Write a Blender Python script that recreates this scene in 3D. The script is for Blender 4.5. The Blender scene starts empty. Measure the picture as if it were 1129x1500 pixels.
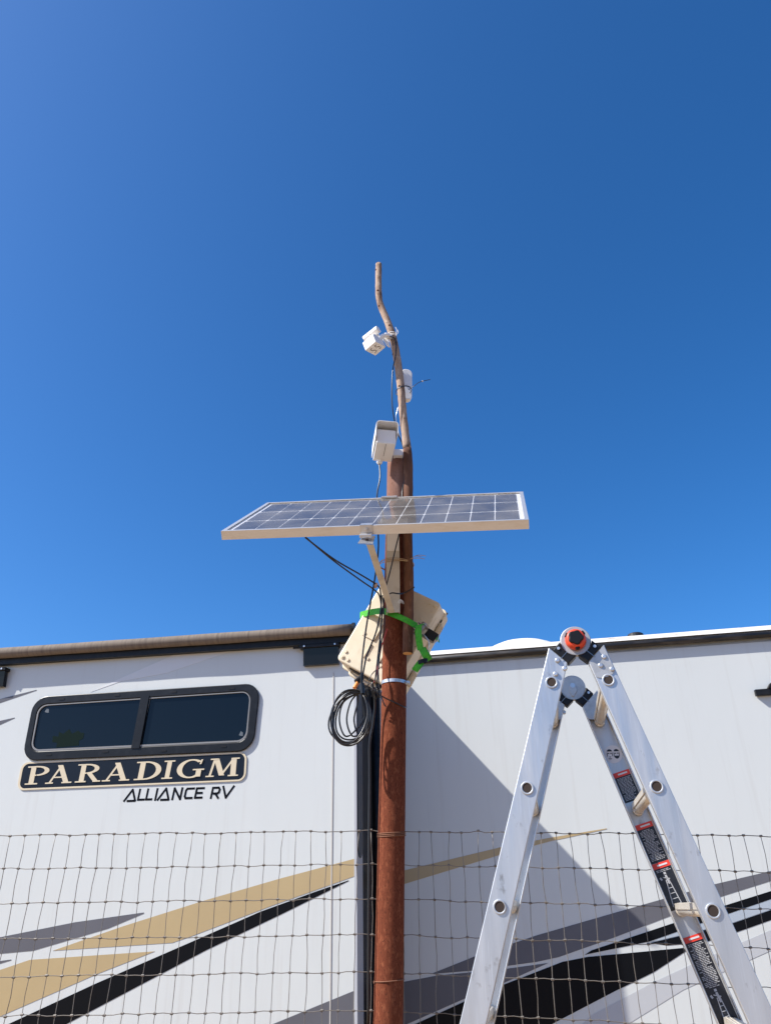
import bpy, bmesh, math, random
from mathutils import Vector, Matrix
random.seed(7)
R = math.radians
scene = bpy.context.scene
COL = scene.collection

# ------------------------------------------------------------------ camera
PITCH, FPX, IW, IH, EYE = R(26.8), 1085.0, 1129.0, 1500.0, 1.47
cam = bpy.data.cameras.new('camera'); cam_o = bpy.data.objects.new('camera', cam); COL.objects.link(cam_o)
cam.sensor_fit = 'VERTICAL'; cam.sensor_height = 24.0; cam.lens = FPX / IH * 24.0
cam.clip_start = 0.05; cam.clip_end = 2000
cam_o.location = (0, 0, EYE); cam_o.rotation_euler = (math.pi/2 + PITCH, 0, 0)
scene.camera = cam_o

# ------------------------------------------------------------------ light
SUN_TRAVEL = Vector((2.33, 0.66, -2.30)).normalized()
to_sun = -SUN_TRAVEL
elev = math.asin(to_sun.z); azim = math.atan2(to_sun.x, to_sun.y)
w = bpy.data.worlds.new('World'); scene.world = w; w.use_nodes = True
nt = w.node_tree; nt.nodes.clear()
sky = nt.nodes.new('ShaderNodeTexSky'); sky.sky_type = 'NISHITA'; sky.sun_disc = False
sky.sun_elevation = elev; sky.sun_rotation = azim
sky.altitude = 470; sky.air_density = 0.895; sky.dust_density = 1.7; sky.ozone_density = 8.67
bg = nt.nodes.new('ShaderNodeBackground'); bg.inputs[1].default_value = 0.117
wo = nt.nodes.new('ShaderNodeOutputWorld')
hs = nt.nodes.new('ShaderNodeHueSaturation'); hs.inputs['Saturation'].default_value = 1.178      # deep dry-air blue
nt.links.new(sky.outputs[0], hs.inputs['Color']); nt.links.new(hs.outputs[0], bg.inputs[0]); nt.links.new(bg.outputs[0], wo.inputs[0])
sl = bpy.data.lights.new('sun', 'SUN'); sl.energy = 5.0; sl.angle = R(0.53); sl.color = (1.0, 0.955, 0.89)
so = bpy.data.objects.new('sun', sl); COL.objects.link(so)
so.rotation_euler = SUN_TRAVEL.to_track_quat('-Z', 'Y').to_euler(); so.location = (-6, -3, 9)
vs = scene.view_settings
vs.view_transform = 'Standard'; vs.look = 'None'; vs.gamma = 1; vs.exposure = 0.75
scene.render.engine = 'CYCLES'

# ------------------------------------------------------------------ pixel -> place helpers
CAM = Vector((0, 0, EYE))
FW = Vector((0, math.cos(PITCH), math.sin(PITCH))); UP = Vector((0, -math.sin(PITCH), math.cos(PITCH)))
def ray(px, py):
    return Vector((1, 0, 0))*((px-564.5)/FPX) + UP*((750-py)/FPX) + FW
def at(px, py, D):
    r = ray(px, py); return CAM + r*(D/r.y)
def hit(M, px, py, y):
    """pixel ray meets the plane y = const of the frame M; result in that frame"""
    Mi = M.inverted(); o = Mi @ CAM; d = Mi.to_3x3() @ ray(px, py)
    return o + d*((y-o.y)/d.y)

# ------------------------------------------------------------------ materials
def mat(name, col, rough=0.5, metal=0.0, spec=0.5, noise=None, bump=None, coat=0.0, rough_noise=None):
    m = bpy.data.materials.new(name); m.use_nodes = True
    n = m.node_tree; b = n.nodes['Principled BSDF']; L = n.links
    b.inputs['Base Color'].default_value = (*col, 1); b.inputs['Roughness'].default_value = rough
    b.inputs['Metallic'].default_value = metal; b.inputs['Specular IOR Level'].default_value = spec
    b.inputs['Coat Weight'].default_value = coat
    tc = n.nodes.new('ShaderNodeTexCoord')
    def tex(scale, detail=6, stretch=(1, 1, 1), rgh=0.6):
        mp = n.nodes.new('ShaderNodeMapping'); mp.inputs['Scale'].default_value = stretch
        L.new(tc.outputs['Object'], mp.inputs[0])
        t = n.nodes.new('ShaderNodeTexNoise'); t.inputs['Scale'].default_value = scale
        t.inputs['Detail'].default_value = detail; t.inputs['Roughness'].default_value = rgh
        L.new(mp.outputs[0], t.inputs['Vector']); return t
    if noise:      # list of (scale, colour, lo, hi, stretch)
        prev = None
        for sc, c2, lo, hi, st in noise:
            t = tex(sc, stretch=st); r = n.nodes.new('ShaderNodeMapRange')
            r.inputs['From Min'].default_value = lo; r.inputs['From Max'].default_value = hi
            L.new(t.outputs['Fac'], r.inputs['Value'])
            mx = n.nodes.new('ShaderNodeMix'); mx.data_type = 'RGBA'
            L.new(r.outputs[0], mx.inputs['Factor'])
            if prev: L.new(prev, mx.inputs['A'])
            else: mx.inputs['A'].default_value = (*col, 1)
            mx.inputs['B'].default_value = (*c2, 1); prev = mx.outputs['Result']
        L.new(prev, b.inputs['Base Color'])
    if bump:
        sc, st, dist, stretch = bump
        t = tex(sc, stretch=stretch); bp = n.nodes.new('ShaderNodeBump')
        bp.inputs['Strength'].default_value = st; bp.inputs['Distance'].default_value = dist
        L.new(t.outputs['Fac'], bp.inputs['Height']); L.new(bp.outputs[0], b.inputs['Normal'])
    if rough_noise:
        sc, lo, hi, stretch = rough_noise
        t = tex(sc, stretch=stretch); r = n.nodes.new('ShaderNodeMapRange')
        r.inputs['To Min'].default_value = lo; r.inputs['To Max'].default_value = hi
        r.inputs['From Min'].default_value = 0.3; r.inputs['From Max'].default_value = 0.7
        L.new(t.outputs['Fac'], r.inputs['Value']); L.new(r.outputs[0], b.inputs['Roughness'])
    return m
I1 = (1, 1, 1)
M = {}
M['dirt'] = mat('dirt', (0.30, 0.20, 0.11), 0.95, noise=[(0.7, (0.25, 0.16, 0.09), .4, .7, I1), (14, (0.35, 0.25, 0.15), .5, .75, I1)], bump=(9, 0.6, 0.03, I1))
M['gelcoat'] = mat('white_gelcoat', (0.568, 0.588, 0.570), 0.27, noise=[(1.3, (0.545, 0.566, 0.548), .45, .75, (1, 1, .35)), (7, (0.515, 0.52, 0.495), .56, .82, (2.2, 2.2, .10)), (75, (0.42, 0.40, 0.37), .735, .80, I1)], bump=(1.6, 0.16, 0.02, (1, 1, .4)))
M['roofwhite'] = mat('dirty_white_roof', (0.78, 0.76, 0.71), 0.5, noise=[(16, (0.40, 0.32, 0.23), .56, .72, (.5, 1, 4))])
M['domecream'] = mat('cream_plastic_dome', (0.70, 0.68, 0.61), 0.5, noise=[(3, (.62, .60, .54), .4, .7, I1)])
M['black'] = mat('black_plastic', (0.008, 0.008, 0.009), 0.42, spec=.25, noise=[(20, (0.02, .02, .021), .45, .8, I1)])
M['blacktrim'] = mat('weathered_black_trim', (0.014, 0.013, 0.012), 0.45, noise=[(30, (0.10, .085, .07), .5, .8, (.15, 1, 1))])
M['gloss_black'] = mat('gloss_black', (0.006, 0.006, 0.008), 0.15, spec=.3)
M['greytrim'] = mat('grey_trim', (0.42, 0.43, 0.45), 0.45)
M['awning'] = mat('weathered_awning_fabric', (0.185, 0.148, 0.115), 0.85, noise=[(40, (0.10, .078, .06), .45, .70, (1.6, .12, .12)), (3, (.17, .135, .105), .45, .75, (1, .4, .4))], bump=(40, .4, .004, (1, .2, .2)))
M['dtan'] = mat('tan_decal', (0.43, 0.325, 0.17), 0.32, noise=[(2, (.40, .30, .158), .4, .7, I1), (80, (.50, .42, .28), .70, .80, I1)])
M['dblack'] = mat('black_decal', (0.004, 0.0045, 0.006), 0.35, spec=.12)
M['dgrey'] = mat('grey_decal', (0.105, 0.105, 0.118), 0.33, spec=.3, noise=[(1.5, (.125, .125, .14), .4, .7, I1)])
M['dpale'] = mat('pale_decal', (0.44, 0.452, 0.462), 0.33)
M['dwhite'] = mat('white_decal', (0.62, 0.63, 0.63), 0.33)
M['dblue'] = mat('pale_blue_grey_decal', (0.36, 0.41, 0.46), 0.3)
M['navy'] = mat('navy_sign_panel', (0.007, 0.011, 0.019), 0.32, spec=.22)
M['champagne'] = mat('champagne_lettering', (0.62, 0.53, 0.37), 0.35)
M['wglass'] = mat('dark_window_glass', (0.004, 0.007, 0.011), 0.03, spec=0.28)
M['wframe'] = mat('black_window_frame', (0.006, 0.0065, 0.008), 0.36, spec=.3, noise=[(25, (.016, .017, .02), .5, .8, I1)])
M['wseal'] = mat('light_window_seal', (0.20, 0.20, 0.20), 0.45)
M['wsticker'] = mat('faded_window_sticker', (0.005, 0.014, 0.012), 0.7, spec=.05)
M['rust'] = mat('rusty_steel', (0.145, 0.041, 0.021), 0.9, spec=0.08, noise=[(5, (0.135, .039, .020), .42, .66, (1, 1, .5)), (110, (0.23, .076, .038), .50, .70, (1, 1, .45)), (260, (0.05, .016, .010), .54, .70, (1, 1, .5)), (2.2, (0.19, .062, .035), .58, .8, (1, 1, .3))], bump=(260, 0.5, 0.002, I1))
M['rustpale'] = mat('weathered_pipe_top', (0.20, 0.105, 0.078), 0.9, spec=.12, noise=[(9, (0.29, .17, .135), .46, .66, (3, 3, .25)), (16, (0.075, .035, .026), .58, .70, (4, 4, .15)), (150, (0.14, .06, .04), .55, .72, I1)], bump=(40, .5, .003, (3, 3, .15)))
M['rustwire'] = mat('rusty_wire', (0.20, 0.085, 0.045), 0.85)
M['wood'] = mat('peeled_branch_wood', (0.37, 0.265, 0.195), 0.85, spec=.15, noise=[(30, (0.20, .125, .085), .46, .60, (1, 1, .35)), (60, (0.52, .42, .33), .54, .70, (1, 1, .4)), (42, (0.06, .038, .028), .62, .70, (1, 1, .7))], bump=(50, .6, .004, (1, 1, .3)))
M['bark'] = mat('brown_bark', (0.155, 0.075, 0.048), 0.9, spec=.2, noise=[(30, (0.09, .045, .03), .42, .62, (1, 1, .2)), (70, (0.24, .14, .09), .56, .74, (1, 1, .3))], bump=(60, .7, .004, (1, 1, .2)))
M['cutwood'] = mat('fresh_cut_wood', (0.62, 0.33, 0.12), 0.8)
M['alu'] = mat('anodised_frame', (0.74, 0.73, 0.71), 0.38, metal=0.75, noise=[(40, (.66, .62, .56), .5, .75, (.3, 1, 1))])
M['cell'] = mat('solar_cell', (0.013, 0.015, 0.024), 0.25, noise=[(12, (.020, .023, .034), .4, .7, I1)])
M['backsheet'] = mat('white_backsheet', (0.80, 0.80, 0.80), 0.5)
M['galv'] = mat('galvanised_steel', (0.62, 0.63, 0.64), 0.38, metal=0.8, noise=[(40, (.5, .5, .5), .45, .7, I1)])
M['mount'] = mat('painted_mount_steel', (0.56, 0.54, 0.49), 0.5, noise=[(18, (.44, .40, .34), .5, .75, I1)])
M['whiteplastic'] = mat('white_plastic', (0.80, 0.79, 0.77), 0.42, noise=[(12, (.74, .72, .68), .5, .8, I1)])
M['slot'] = mat('dark_slot', (0.06, 0.03, 0.02), 0.7)
M['case'] = mat('beige_case_plastic', (0.72, 0.645, 0.50), 0.55, noise=[(8, (.64, .56, .42), .45, .7, I1), (45, (.36, .28, .19), .62, .76, I1), (14, (.50, .41, .29), .60, .75, (1, 1, .4))], bump=(300, .15, .001, I1))
M['casedark'] = mat('dark_recess', (0.05, 0.04, 0.03), 0.8)
M['latch'] = mat('case_latch', (0.50, 0.42, 0.30), 0.6, noise=[(60, (.2, .15, .09), .6, .75, I1)])
M['strap'] = mat('green_webbing', (0.050, 0.40, 0.02), 0.75, noise=[(120, (.03, .27, .02), .4, .65, I1), (25, (.10, .36, .06), .55, .75, I1)], bump=(400, .3, .001, I1))
M['ratchet'] = mat('ratchet_steel', (0.30, 0.30, 0.31), 0.35, metal=.9)
M['cable'] = mat('black_cable', (0.012, 0.012, 0.013), 0.32)
M['redwire'] = mat('red_wire', (0.45, 0.03, 0.025), 0.45)
M['orange'] = mat('orange_plastic', (0.72, 0.065, 0.022), 0.45, noise=[(40, (.55, .05, .02), .5, .75, I1)])
M['connector'] = mat('orange_connector', (0.75, 0.27, 0.06), 0.5)
M['twine'] = mat('tan_twine', (0.42, 0.29, 0.16), 0.9)
M['white_cord'] = mat('white_cord', (0.75, 0.74, 0.72), 0.8)
M['ladder'] = mat('brushed_aluminium', (0.57, 0.58, 0.585), 0.42, metal=0.75, noise=[(4, (.48, .49, .50), .45, .7, (5, 5, .5)), (60, (.64, .66, .68), .55, .75, (6, 6, .2)), (35, (.34, .33, .32), .62, .74, (1, 1, .6)), (140, (.80, .81, .82), .70, .76, (3, 3, .12))], rough_noise=(7, .34, .52, (6, 6, .4)))
M['rung'] = mat('rung_aluminium', (0.74, 0.69, 0.60), 0.4, metal=.6, noise=[(30, (.6, .52, .42), .5, .75, I1)])
M['hingeplate'] = mat('hinge_plate', (0.50, 0.49, 0.47), 0.45, metal=.6, noise=[(30, (.40, .39, .37), .45, .7, I1)])
M['hole'] = mat('tube_bore', (0.03, 0.018, 0.012), 0.8)
M['lblack'] = mat('label_black', (0.012, 0.013, 0.018), 0.35)
M['lred'] = mat('label_red', (0.70, 0.05, 0.03), 0.4)
M['lprint'] = mat('label_print', (0.42, 0.42, 0.43), 0.5)
M['lwhite'] = mat('label_silver', (0.62, 0.61, 0.62), 0.45)
M['wire'] = mat('fence_wire', (0.20, 0.18, 0.155), 0.5, metal=.3, noise=[(9, (.11, .088, .066), .5, .68, I1), (60, (.16, .10, .065), .6, .75, I1)])
# glass over the solar cells: clear with fresnel reflection and a little dust
m = bpy.data.materials.new('panel_glass'); m.use_nodes = True; n = m.node_tree; n.nodes.clear()
o_ = n.nodes.new('ShaderNodeOutputMaterial'); tr = n.nodes.new('ShaderNodeBsdfTransparent'); gl = n.nodes.new('ShaderNodeBsdfGlossy'); gl.inputs['Roughness'].default_value = 0.06
ge = n.nodes.new('ShaderNodeNewGeometry'); dt = n.nodes.new('ShaderNodeVectorMath'); dt.operation = 'DOT_PRODUCT'
n.links.new(ge.outputs['Normal'], dt.inputs[0]); n.links.new(ge.outputs['Incoming'], dt.inputs[1])
def mth(op, a, b=None):
    q = n.nodes.new('ShaderNodeMath'); q.operation = op
    for i, v_ in enumerate((a, b)):
        if v_ is None: continue
        if isinstance(v_, (int, float)): q.inputs[i].default_value = v_
        else: n.links.new(v_, q.inputs[i])
    return q
# Schlick reflectance, the same from both sides of the thin sheet
fr = mth('MULTIPLY_ADD', mth('POWER', mth('SUBTRACT', 1.0, mth('ABSOLUTE', dt.outputs['Value']).outputs[0]).outputs[0], 5.0).outputs[0], .96); fr.inputs[2].default_value = .04
mx = n.nodes.new('ShaderNodeMixShader'); n.links.new(fr.outputs[0], mx.inputs[0]); n.links.new(tr.outputs[0], mx.inputs[1]); n.links.new(gl.outputs[0], mx.inputs[2])
df = n.nodes.new('ShaderNodeBsdfDiffuse'); df.inputs[0].default_value = (.55, .50, .43, 1)
tc = n.nodes.new('ShaderNodeTexCoord'); nz = n.nodes.new('ShaderNodeTexNoise'); nz.inputs['Scale'].default_value = 6; nz.inputs['Detail'].default_value = 8
n.links.new(tc.outputs['Object'], nz.inputs['Vector'])
mr = n.nodes.new('ShaderNodeMapRange'); mr.inputs['From Min'].default_value = .35; mr.inputs['From Max'].default_value = .7; mr.inputs['To Min'].default_value = .07; mr.inputs['To Max'].default_value = .20
n.links.new(nz.outputs['Fac'], mr.inputs['Value'])
m2 = n.nodes.new('ShaderNodeMixShader'); n.links.new(mr.outputs[0], m2.inputs[0]); n.links.new(mx.outputs[0], m2.inputs[1]); n.links.new(df.outputs[0], m2.inputs[2])
n.links.new(m2.outputs[0], o_.inputs[0]); M['pglass'] = m

# ------------------------------------------------------------------ mesh helpers
class MB:
    def __init__(s): s.v = []; s.f = []
    def add(s, vs, fs):
        k = len(s.v); s.v += [Vector(a) for a in vs]; s.f += [[i+k for i in f] for f in fs]; return s
    def box(s, c, d, rot=None):
        c = Vector(c); a, b, e = d[0]/2, d[1]/2, d[2]/2
        vs = [Vector((x, y, z)) for x in (-a, a) for y in (-b, b) for z in (-e, e)]
        if rot: vs = [rot @ q for q in vs]
        return s.add([q+c for q in vs], [(0, 1, 3, 2), (4, 6, 7, 5), (0, 4, 5, 1), (2, 3, 7, 6), (0, 2, 6, 4), (1, 5, 7, 3)])
    def prism(s, poly, off):
        """closed slab: polygon (3-D points) swept by vector off"""
        n = len(poly); off = Vector(off); p = [Vector(q) for q in poly]
        fs = [list(range(n)), list(range(2*n-1, n-1, -1))] + [(i, i+n, (i+1) % n+n, (i+1) % n) for i in range(n)]
        return s.add(p+[q+off for q in p], fs)
    def tube(s, pts, r, n=8, cap=True):
        pts = [Vector(q) for q in pts]; N = len(pts); rs = r if isinstance(r, (list, tuple)) else [r]*N
        vs, fs = [], []; prev = None
        for i, q in enumerate(pts):
            t = (pts[min(i+1, N-1)]-pts[max(i-1, 0)]).normalized()
            if prev is None:
                a = t.orthogonal().normalized()
            else:
                a = (prev - t*prev.dot(t)).normalized()
            prev = a; b = t.cross(a)
            vs += [q+(a*math.cos(2*math.pi*k/n)+b*math.sin(2*math.pi*k/n))*rs[i] for k in range(n)]
        for i in range(N-1):
            fs += [(i*n+k, i*n+(k+1) % n, (i+1)*n+(k+1) % n, (i+1)*n+k) for k in range(n)]
        if cap: fs += [list(range(n))[::-1], list(range((N-1)*n, N*n))]
        return s.add(vs, fs)
    def ring(s, c, axis, ro, ri, h, n=24):
        """washer / short tube, centred at c, along axis"""
        axis = Vector(axis).normalized(); a = axis.orthogonal().normalized(); b = axis.cross(a); c = Vector(c)
        vs = []
        for hh in (-h/2, h/2):
            for rr in (ro, ri):
                vs += [c+axis*hh+(a*math.cos(2*math.pi*k/n)+b*math.sin(2*math.pi*k/n))*rr for k in range(n)]
        fs = []
        for k in range(n):
            j = (k+1) % n
            fs += [(k, j, n+j, n+k), (2*n+k, 3*n+k, 3*n+j, 2*n+j), (k, 2*n+k, 2*n+j, j), (n+k, n+j, 3*n+j, 3*n+k)]
        return s.add(vs, fs)
    def ribbon(s, pts, wvec, th):
        """flat band along pts, width vectors wvec (one or per point), small thickness"""
        pts = [Vector(q) for q in pts]; N = len(pts)
        ws = wvec if isinstance(wvec, list) else [Vector(wvec)]*N
        vs, fs = [], []
        for i, q in enumerate(pts):
            t = (pts[min(i+1, N-1)]-pts[max(i-1, 0)]).normalized(); nn = t.cross(ws[i]).normalized()*th/2; h = Vector(ws[i])/2
            vs += [q-h-nn, q+h-nn, q+h+nn, q-h+nn]
        for i in range(N-1):
            for k in range(4): fs.append((4*i+k, 4*i+(k+1) % 4, 4*i+4+(k+1) % 4, 4*i+4+k))
        fs += [(3, 2, 1, 0), tuple(4*N-4+k for k in range(4))]
        return s.add(vs, fs)
    def build(s, name, m, parent=None, smooth=False, bevel=0, inv=None):
        me = bpy.data.meshes.new(name)
        vs = [inv @ q for q in s.v] if inv else s.v
        me.from_pydata(vs, [], s.f); me.update()
        bm = bmesh.new(); bm.from_mesh(me); bmesh.ops.recalc_face_normals(bm, faces=bm.faces); bm.to_mesh(me); bm.free()
        if m: me.materials.append(m)
        if smooth:
            for p in me.polygons: p.use_smooth = len(p.vertices) <= 4
        o = bpy.data.objects.new(name, me); COL.objects.link(o)
        if parent: o.parent = parent
        if bevel:
            b = o.modifiers.new('bevel', 'BEVEL'); b.width = bevel; b.segments = 2; b.limit_method = 'ANGLE'; b.angle_limit = R(40)
        return o
def tag(o, label, cat, group=None):
    o['label'] = label; o['category'] = cat
    if group: o['group'] = group
    return o
def empty(name, mtx):
    o = bpy.data.objects.new(name, None); COL.objects.link(o); o.matrix_world = mtx; o.empty_display_size = .1
    return o
def T(v): return Matrix.Translation(Vector(v))
def catmull(p, k=6):
    p = [Vector(q) for q in p]; out = []
    for i in range(len(p)-1):
        a, b, c, d = p[max(i-1, 0)], p[i], p[i+1], p[min(i+2, len(p)-1)]
        for j in range(k):
            t = j/k; out.append(.5*((2*b)+(c-a)*t+(2*a-5*b+4*c-d)*t*t+(3*b-a-3*c+d)*t**3))
    return out+[p[-1]]
def rrect(q, rad, n=6):
    """rounded quad: q = TL,TR,BR,BL points; rad as fraction of the height"""
    TL, TR, BR, BL = q; wd = ((TR-TL).length+(BR-BL).length)/2; hh = ((BL-TL).length+(BR-TR).length)/2
    rx, ry = rad*hh/wd, rad
    out = []
    for cx, cy, a0 in ((1-rx, ry, -90), (1-rx, 1-ry, 0), (rx, 1-ry, 90), (rx, ry, 180)):
        for i in range(n+1):
            a = R(a0+90*i/n); s_, t_ = cx+rx*math.cos(a), cy+ry*math.sin(a)
            top = TL.lerp(TR, s_); bot = BL.lerp(BR, s_); out.append(top.lerp(bot, t_))
    return out
def frame_mesh(outer, inner, off):
    """ring-shaped slab between two equal-length outlines"""
    n = len(outer); off = Vector(off); vs = outer+inner+[q+off for q in outer]+[q+off for q in inner]; fs = []
    for k in range(n):
        j = (k+1) % n
        fs += [(k, j, n+j, n+k), (2*n+k, 3*n+k, 3*n+j, 2*n+j), (k, 2*n+k, 2*n+j, j), (n+k, n+j, 3*n+j, 3*n+k)]
    return MB().add(vs, fs)

# ------------------------------------------------------------------ ground
g = MB(); N = 40; ext = 600
vs, fs = [], []
for i in range(N+1):
    for j in range(N+1):
        x = ((i/N)*2-1); y = ((j/N)*2-1); x = math.copysign(abs(x)**2.2, x)*ext; y = math.copysign(abs(y)**2.2, y)*ext
        vs.append((x, y, random.uniform(-.02, .02) if abs(x) < 40 else 0)); 
for i in range(N):
    for j in range(N): fs.append((i*(N+1)+j, (i+1)*(N+1)+j, (i+1)*(N+1)+j+1, i*(N+1)+j+1))
g.add(vs, fs); go = g.build('ground', M['dirt']); go.location.z = -.03; go['kind'] = 'structure'

# ------------------------------------------------------------------ travel trailer
ya = R(-9.4); u = Vector((math.cos(ya), math.sin(ya), .0219)).normalized(); nin = Vector((-math.sin(ya), math.cos(ya), 0)); up = u.cross(nin)
org = at(260, 1060, 5.6); org = org - up*(org.z/up.z)          # on the ground below the slide-out face
RV = Matrix(((u.x, nin.x, up.x, org.x), (u.y, nin.y, up.y, org.y), (u.z, nin.z, up.z, org.z), (0, 0, 0, 1)))
SD = 0.80                                                        # how far the slide-out stands proud of the wall
def fs_(px, py, y=0.0): return hit(RV, px, py, y)               # on the slide-out face
def fw_(px, py, y=SD): return hit(RV, px, py, y)                # on the main wall
rv = empty('travel_trailer', RV)
tag(rv, 'white travel trailer with tan, black and grey swooshes behind the wire fence', 'trailer')
xe = fs_(521.5, 1270).x                                           # right-hand edge of the slide-out
ztop_s = fs_(260, 962).z; ztop_w = fw_(880, 947).z
# slide-out box and main body
b = MB(); x0 = -5.2; zb = .45
tl0, tr0 = fs_(0, 958), fs_(516, 923); sl_t = (tr0.z-tl0.z)/(tr0.x-tl0.x)
def ztop(x): return tl0.z+sl_t*(x-tl0.x)
b.prism([(x0, 0, zb), (xe, 0, zb), (xe, 0, ztop(xe)), (x0, 0, ztop(x0))], (0, .012, 0)); b.build('slide_out_face', M['gelcoat'], rv)
MB().prism([(x0, .012, zb), (xe-.012, .012, zb), (xe-.012, .012, ztop(xe)-.01), (x0, .012, ztop(x0)-.01)], (0, SD-.03, 0)).build('slide_out_box', M['black'], rv)
wl, wr = xe-.35, 4.6
MB().prism([(x0-.4, SD, zb-.1), (wr, SD, zb-.1), (wr, SD, ztop_w), (x0-.4, SD, ztop_w)], (0, 2.4, 0)).build('main_wall', M['gelcoat'], rv)
MB().box(((x0+wr)/2-.2, SD+1.2, zb-.25), (9.3, 2.2, .3)).build('chassis', M['black'], rv)
for cx in (-1.6, -.6):
    o = MB().ring((cx, SD+.2, .36), (0, 1, 0), .36, .2, .24, 32).build('wheel', M['black'], rv); MB().ring((cx, SD+.12, .36), (0, 1, 0), .198, .04, .06, 24).build('rim', M['galv'], o)
# corner trim of the slide-out, its black seal and the long slot
xs = xe+.001
MB().prism([(xe-.012, -.004, zb), (xe+.006, -.004, zb), (xe+.006, -.004, ztop_s), (xe-.012, -.004, ztop_s)], (0, .20, 0)).build('corner_trim', M['greytrim'], rv)
sl_b = fs_(538, 1256).z
pts = []
for i in range(9):
    a = math.pi+math.pi*i/8; pts.append(Vector((xe+.0061, .098+.082*math.cos(a), sl_b+.082+.082*math.sin(a))))
pts += [Vector((xe+.0061, .180, ztop_s-.1)), Vector((xe+.0061, .016, ztop_s-.1))]
MB().prism(pts, (.006, 0, 0)).build('trim_slot', M['gloss_black'], rv)
MB().tube([(xe+.01, SD-.045, zb), (xe+.01, SD-.045, ztop_s+.02)], .038, 12).build('bulb_seal', M['black'], rv, smooth=True)
# panel seam on the slide-out face
a0, a1 = fs_(488.5, 985), fs_(483.5, 1500)
a1 = a1+(a1-a0)*.6
MB().prism([a0+Vector((-.0035, -.001, 0)), a0+Vector((.0035, -.001, 0)), a1+Vector((.0035, -.001, 0)), a1+Vector((-.0035, -.001, 0))], (0, -.003, 0)).build('seam_moulding', mat('seam_sealant', (.50, .47, .42), .6), rv)
# slide topper awning: roll tube, fabric sheet back to the wall
ta, tb = fs_(0, 957, -.075), fs_(516, 922, -.075); d = tb-ta; ta = ta-d*.95
MB().tube([ta.lerp(tb, i/24) for i in range(25)], [.042+.0012*math.sin(i*1.7) for i in range(25)], 20).build('awning_roll', M['awning'], rv, smooth=True)
MB().prism([ta+Vector((0, 0, .044)), tb+Vector((-.03, 0, .044)), tb+Vector((-.03, SD+.08, .16)), ta+Vector((0, SD+.08, .16))], (0, 0, -.004)).build('awning_fabric', M['awning'], rv)
MB().prism([ta+Vector((0, .020, -.085)), tb+Vector((0, .020, -.085)), tb+Vector((0, .020, -.02)), ta+Vector((0, .020, -.02))], (0, .052, 0)).build('roll_gap_shade', M['black'], rv)  # black strip standing in for the shadow gap beneath the awning roll
MB().ring(tb+Vector((.012, 0, 0)), (1, 0, 0), .05, .012, .02, 20).build('roll_end_cap', M['black'], rv)
# awning brackets on the slide-out face
def bracket(pl, pr, pt, pb, py):
    A, B = fs_(pl, pt, -.03), fs_(pr, py, -.03); zl = fs_(pl, pb, -.03).z
    k = MB(); k.box(((A.x+B.x)/2, -.035, A.z-.012), (B.x-A.x, .066, .026)); o = k.build('awning_bracket', M['black'], rv, bevel=.004)
    MB().prism([(A.x+.03, -.052, A.z-.025), (B.x-.01, -.052, A.z-.025), (B.x-.01, -.040, zl), (A.x+.03, -.040, zl)], (0, .038, 0)).build('bracket_plate', M['gloss_black'], o)
    MB().tube([(A.x-.05, -.045, A.z-.012), (A.x+.03, -.045, A.z-.012)], .009, 8).build('bracket_pin', M['black'], o)
    for xx in (A.x+.04, B.x-.03): MB().tube([(xx, -.068, A.z-.012), (xx, -.075, A.z-.012)], .007, 8).build('bolt', M['galv'], o)
bracket(440, 498, 947, 976, 943)
bracket(-60, 13, 984, 1010, 979)
# decals -----------------------------------------------------------
def decal(name, m, pts, F, y, k=1):
    P = [F(px, py, y) for px, py in pts]
    return MB().prism(P, (0, -.0012*k, 0)).build(name, M[m], rv)
e = -.0006
decal('tan_stripe', 'dtan', [(78, 1392.5), (180, 1357), (300, 1319), (410, 1287), (520.5, 1257.5), (520.5, 1283), (400, 1326), (280, 1371.6), (252.5, 1381)], fs_, e)
decal('tan_stripe', 'dtan', [(-90, 1452), (0, 1421), (44, 1406), (227, 1393.5), (143, 1426.5), (0, 1489), (-90, 1528)], fs_, e)
decal('black_stripe', 'dblack', [(-80, 1541), (13, 1500), (140, 1441), (280, 1380), (380, 1336), (460.7, 1306.6), (510.4, 1289.5), (510.4, 1290.5), (415.5, 1337.6), (300, 1393), (98, 1500), (20, 1541)], fs_, e)
decal('grey_stripe', 'dgrey', [(-90, 1391), (0, 1373), (110, 1351), (211, 1336.6), (211, 1338), (159, 1360), (49, 1392.5), (0, 1397), (-90, 1404)], fs_, e)
decal('grey_stripe', 'dgrey', [(-40, 1413), (17, 1405.5), (17, 1406.5), (-40, 1424)], fs_, e)
decal('grey_stripe', 'dgrey', [(340, 1525), (400, 1500), (518, 1451.5), (517, 1530), (345, 1530)], fs_, e)
decal('grey_swoosh', 'dgrey', [(-60, 1044), (0, 1024), (54, 1010.5), (54, 1011.5), (0, 1030), (-60, 1048)], fs_, e)
decal('grey_swoosh', 'dgrey', [(-60, 1074), (0, 1056), (22, 1051.2), (22, 1052), (0, 1062), (-60, 1080)], fs_, e)
decal('white_stripe', 'dwhite', [(133, 1014), (185, 990), (265, 955), (352, 949), (245, 986), (178, 998)], fs_, e)
fwe = SD-.0006
decal('tan_stripe', 'dtan', [(556, 1284), (600, 1273), (733, 1241), (800, 1228), (888, 1213.3), (888, 1214.6), (807, 1232), (733, 1252), (600, 1292.5), (556, 1306)], fw_, fwe)
decal('grey_stripe', 'dgrey', [(630, 1427), (700, 1399), (786, 1370), (900, 1337), (1047, 1295), (1129, 1275.6), (1240, 1249), (1240, 1256), (1129, 1290), (1053, 1314), (900, 1373), (818, 1402), (786, 1409), (690, 1422)], fw_, fwe)
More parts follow.
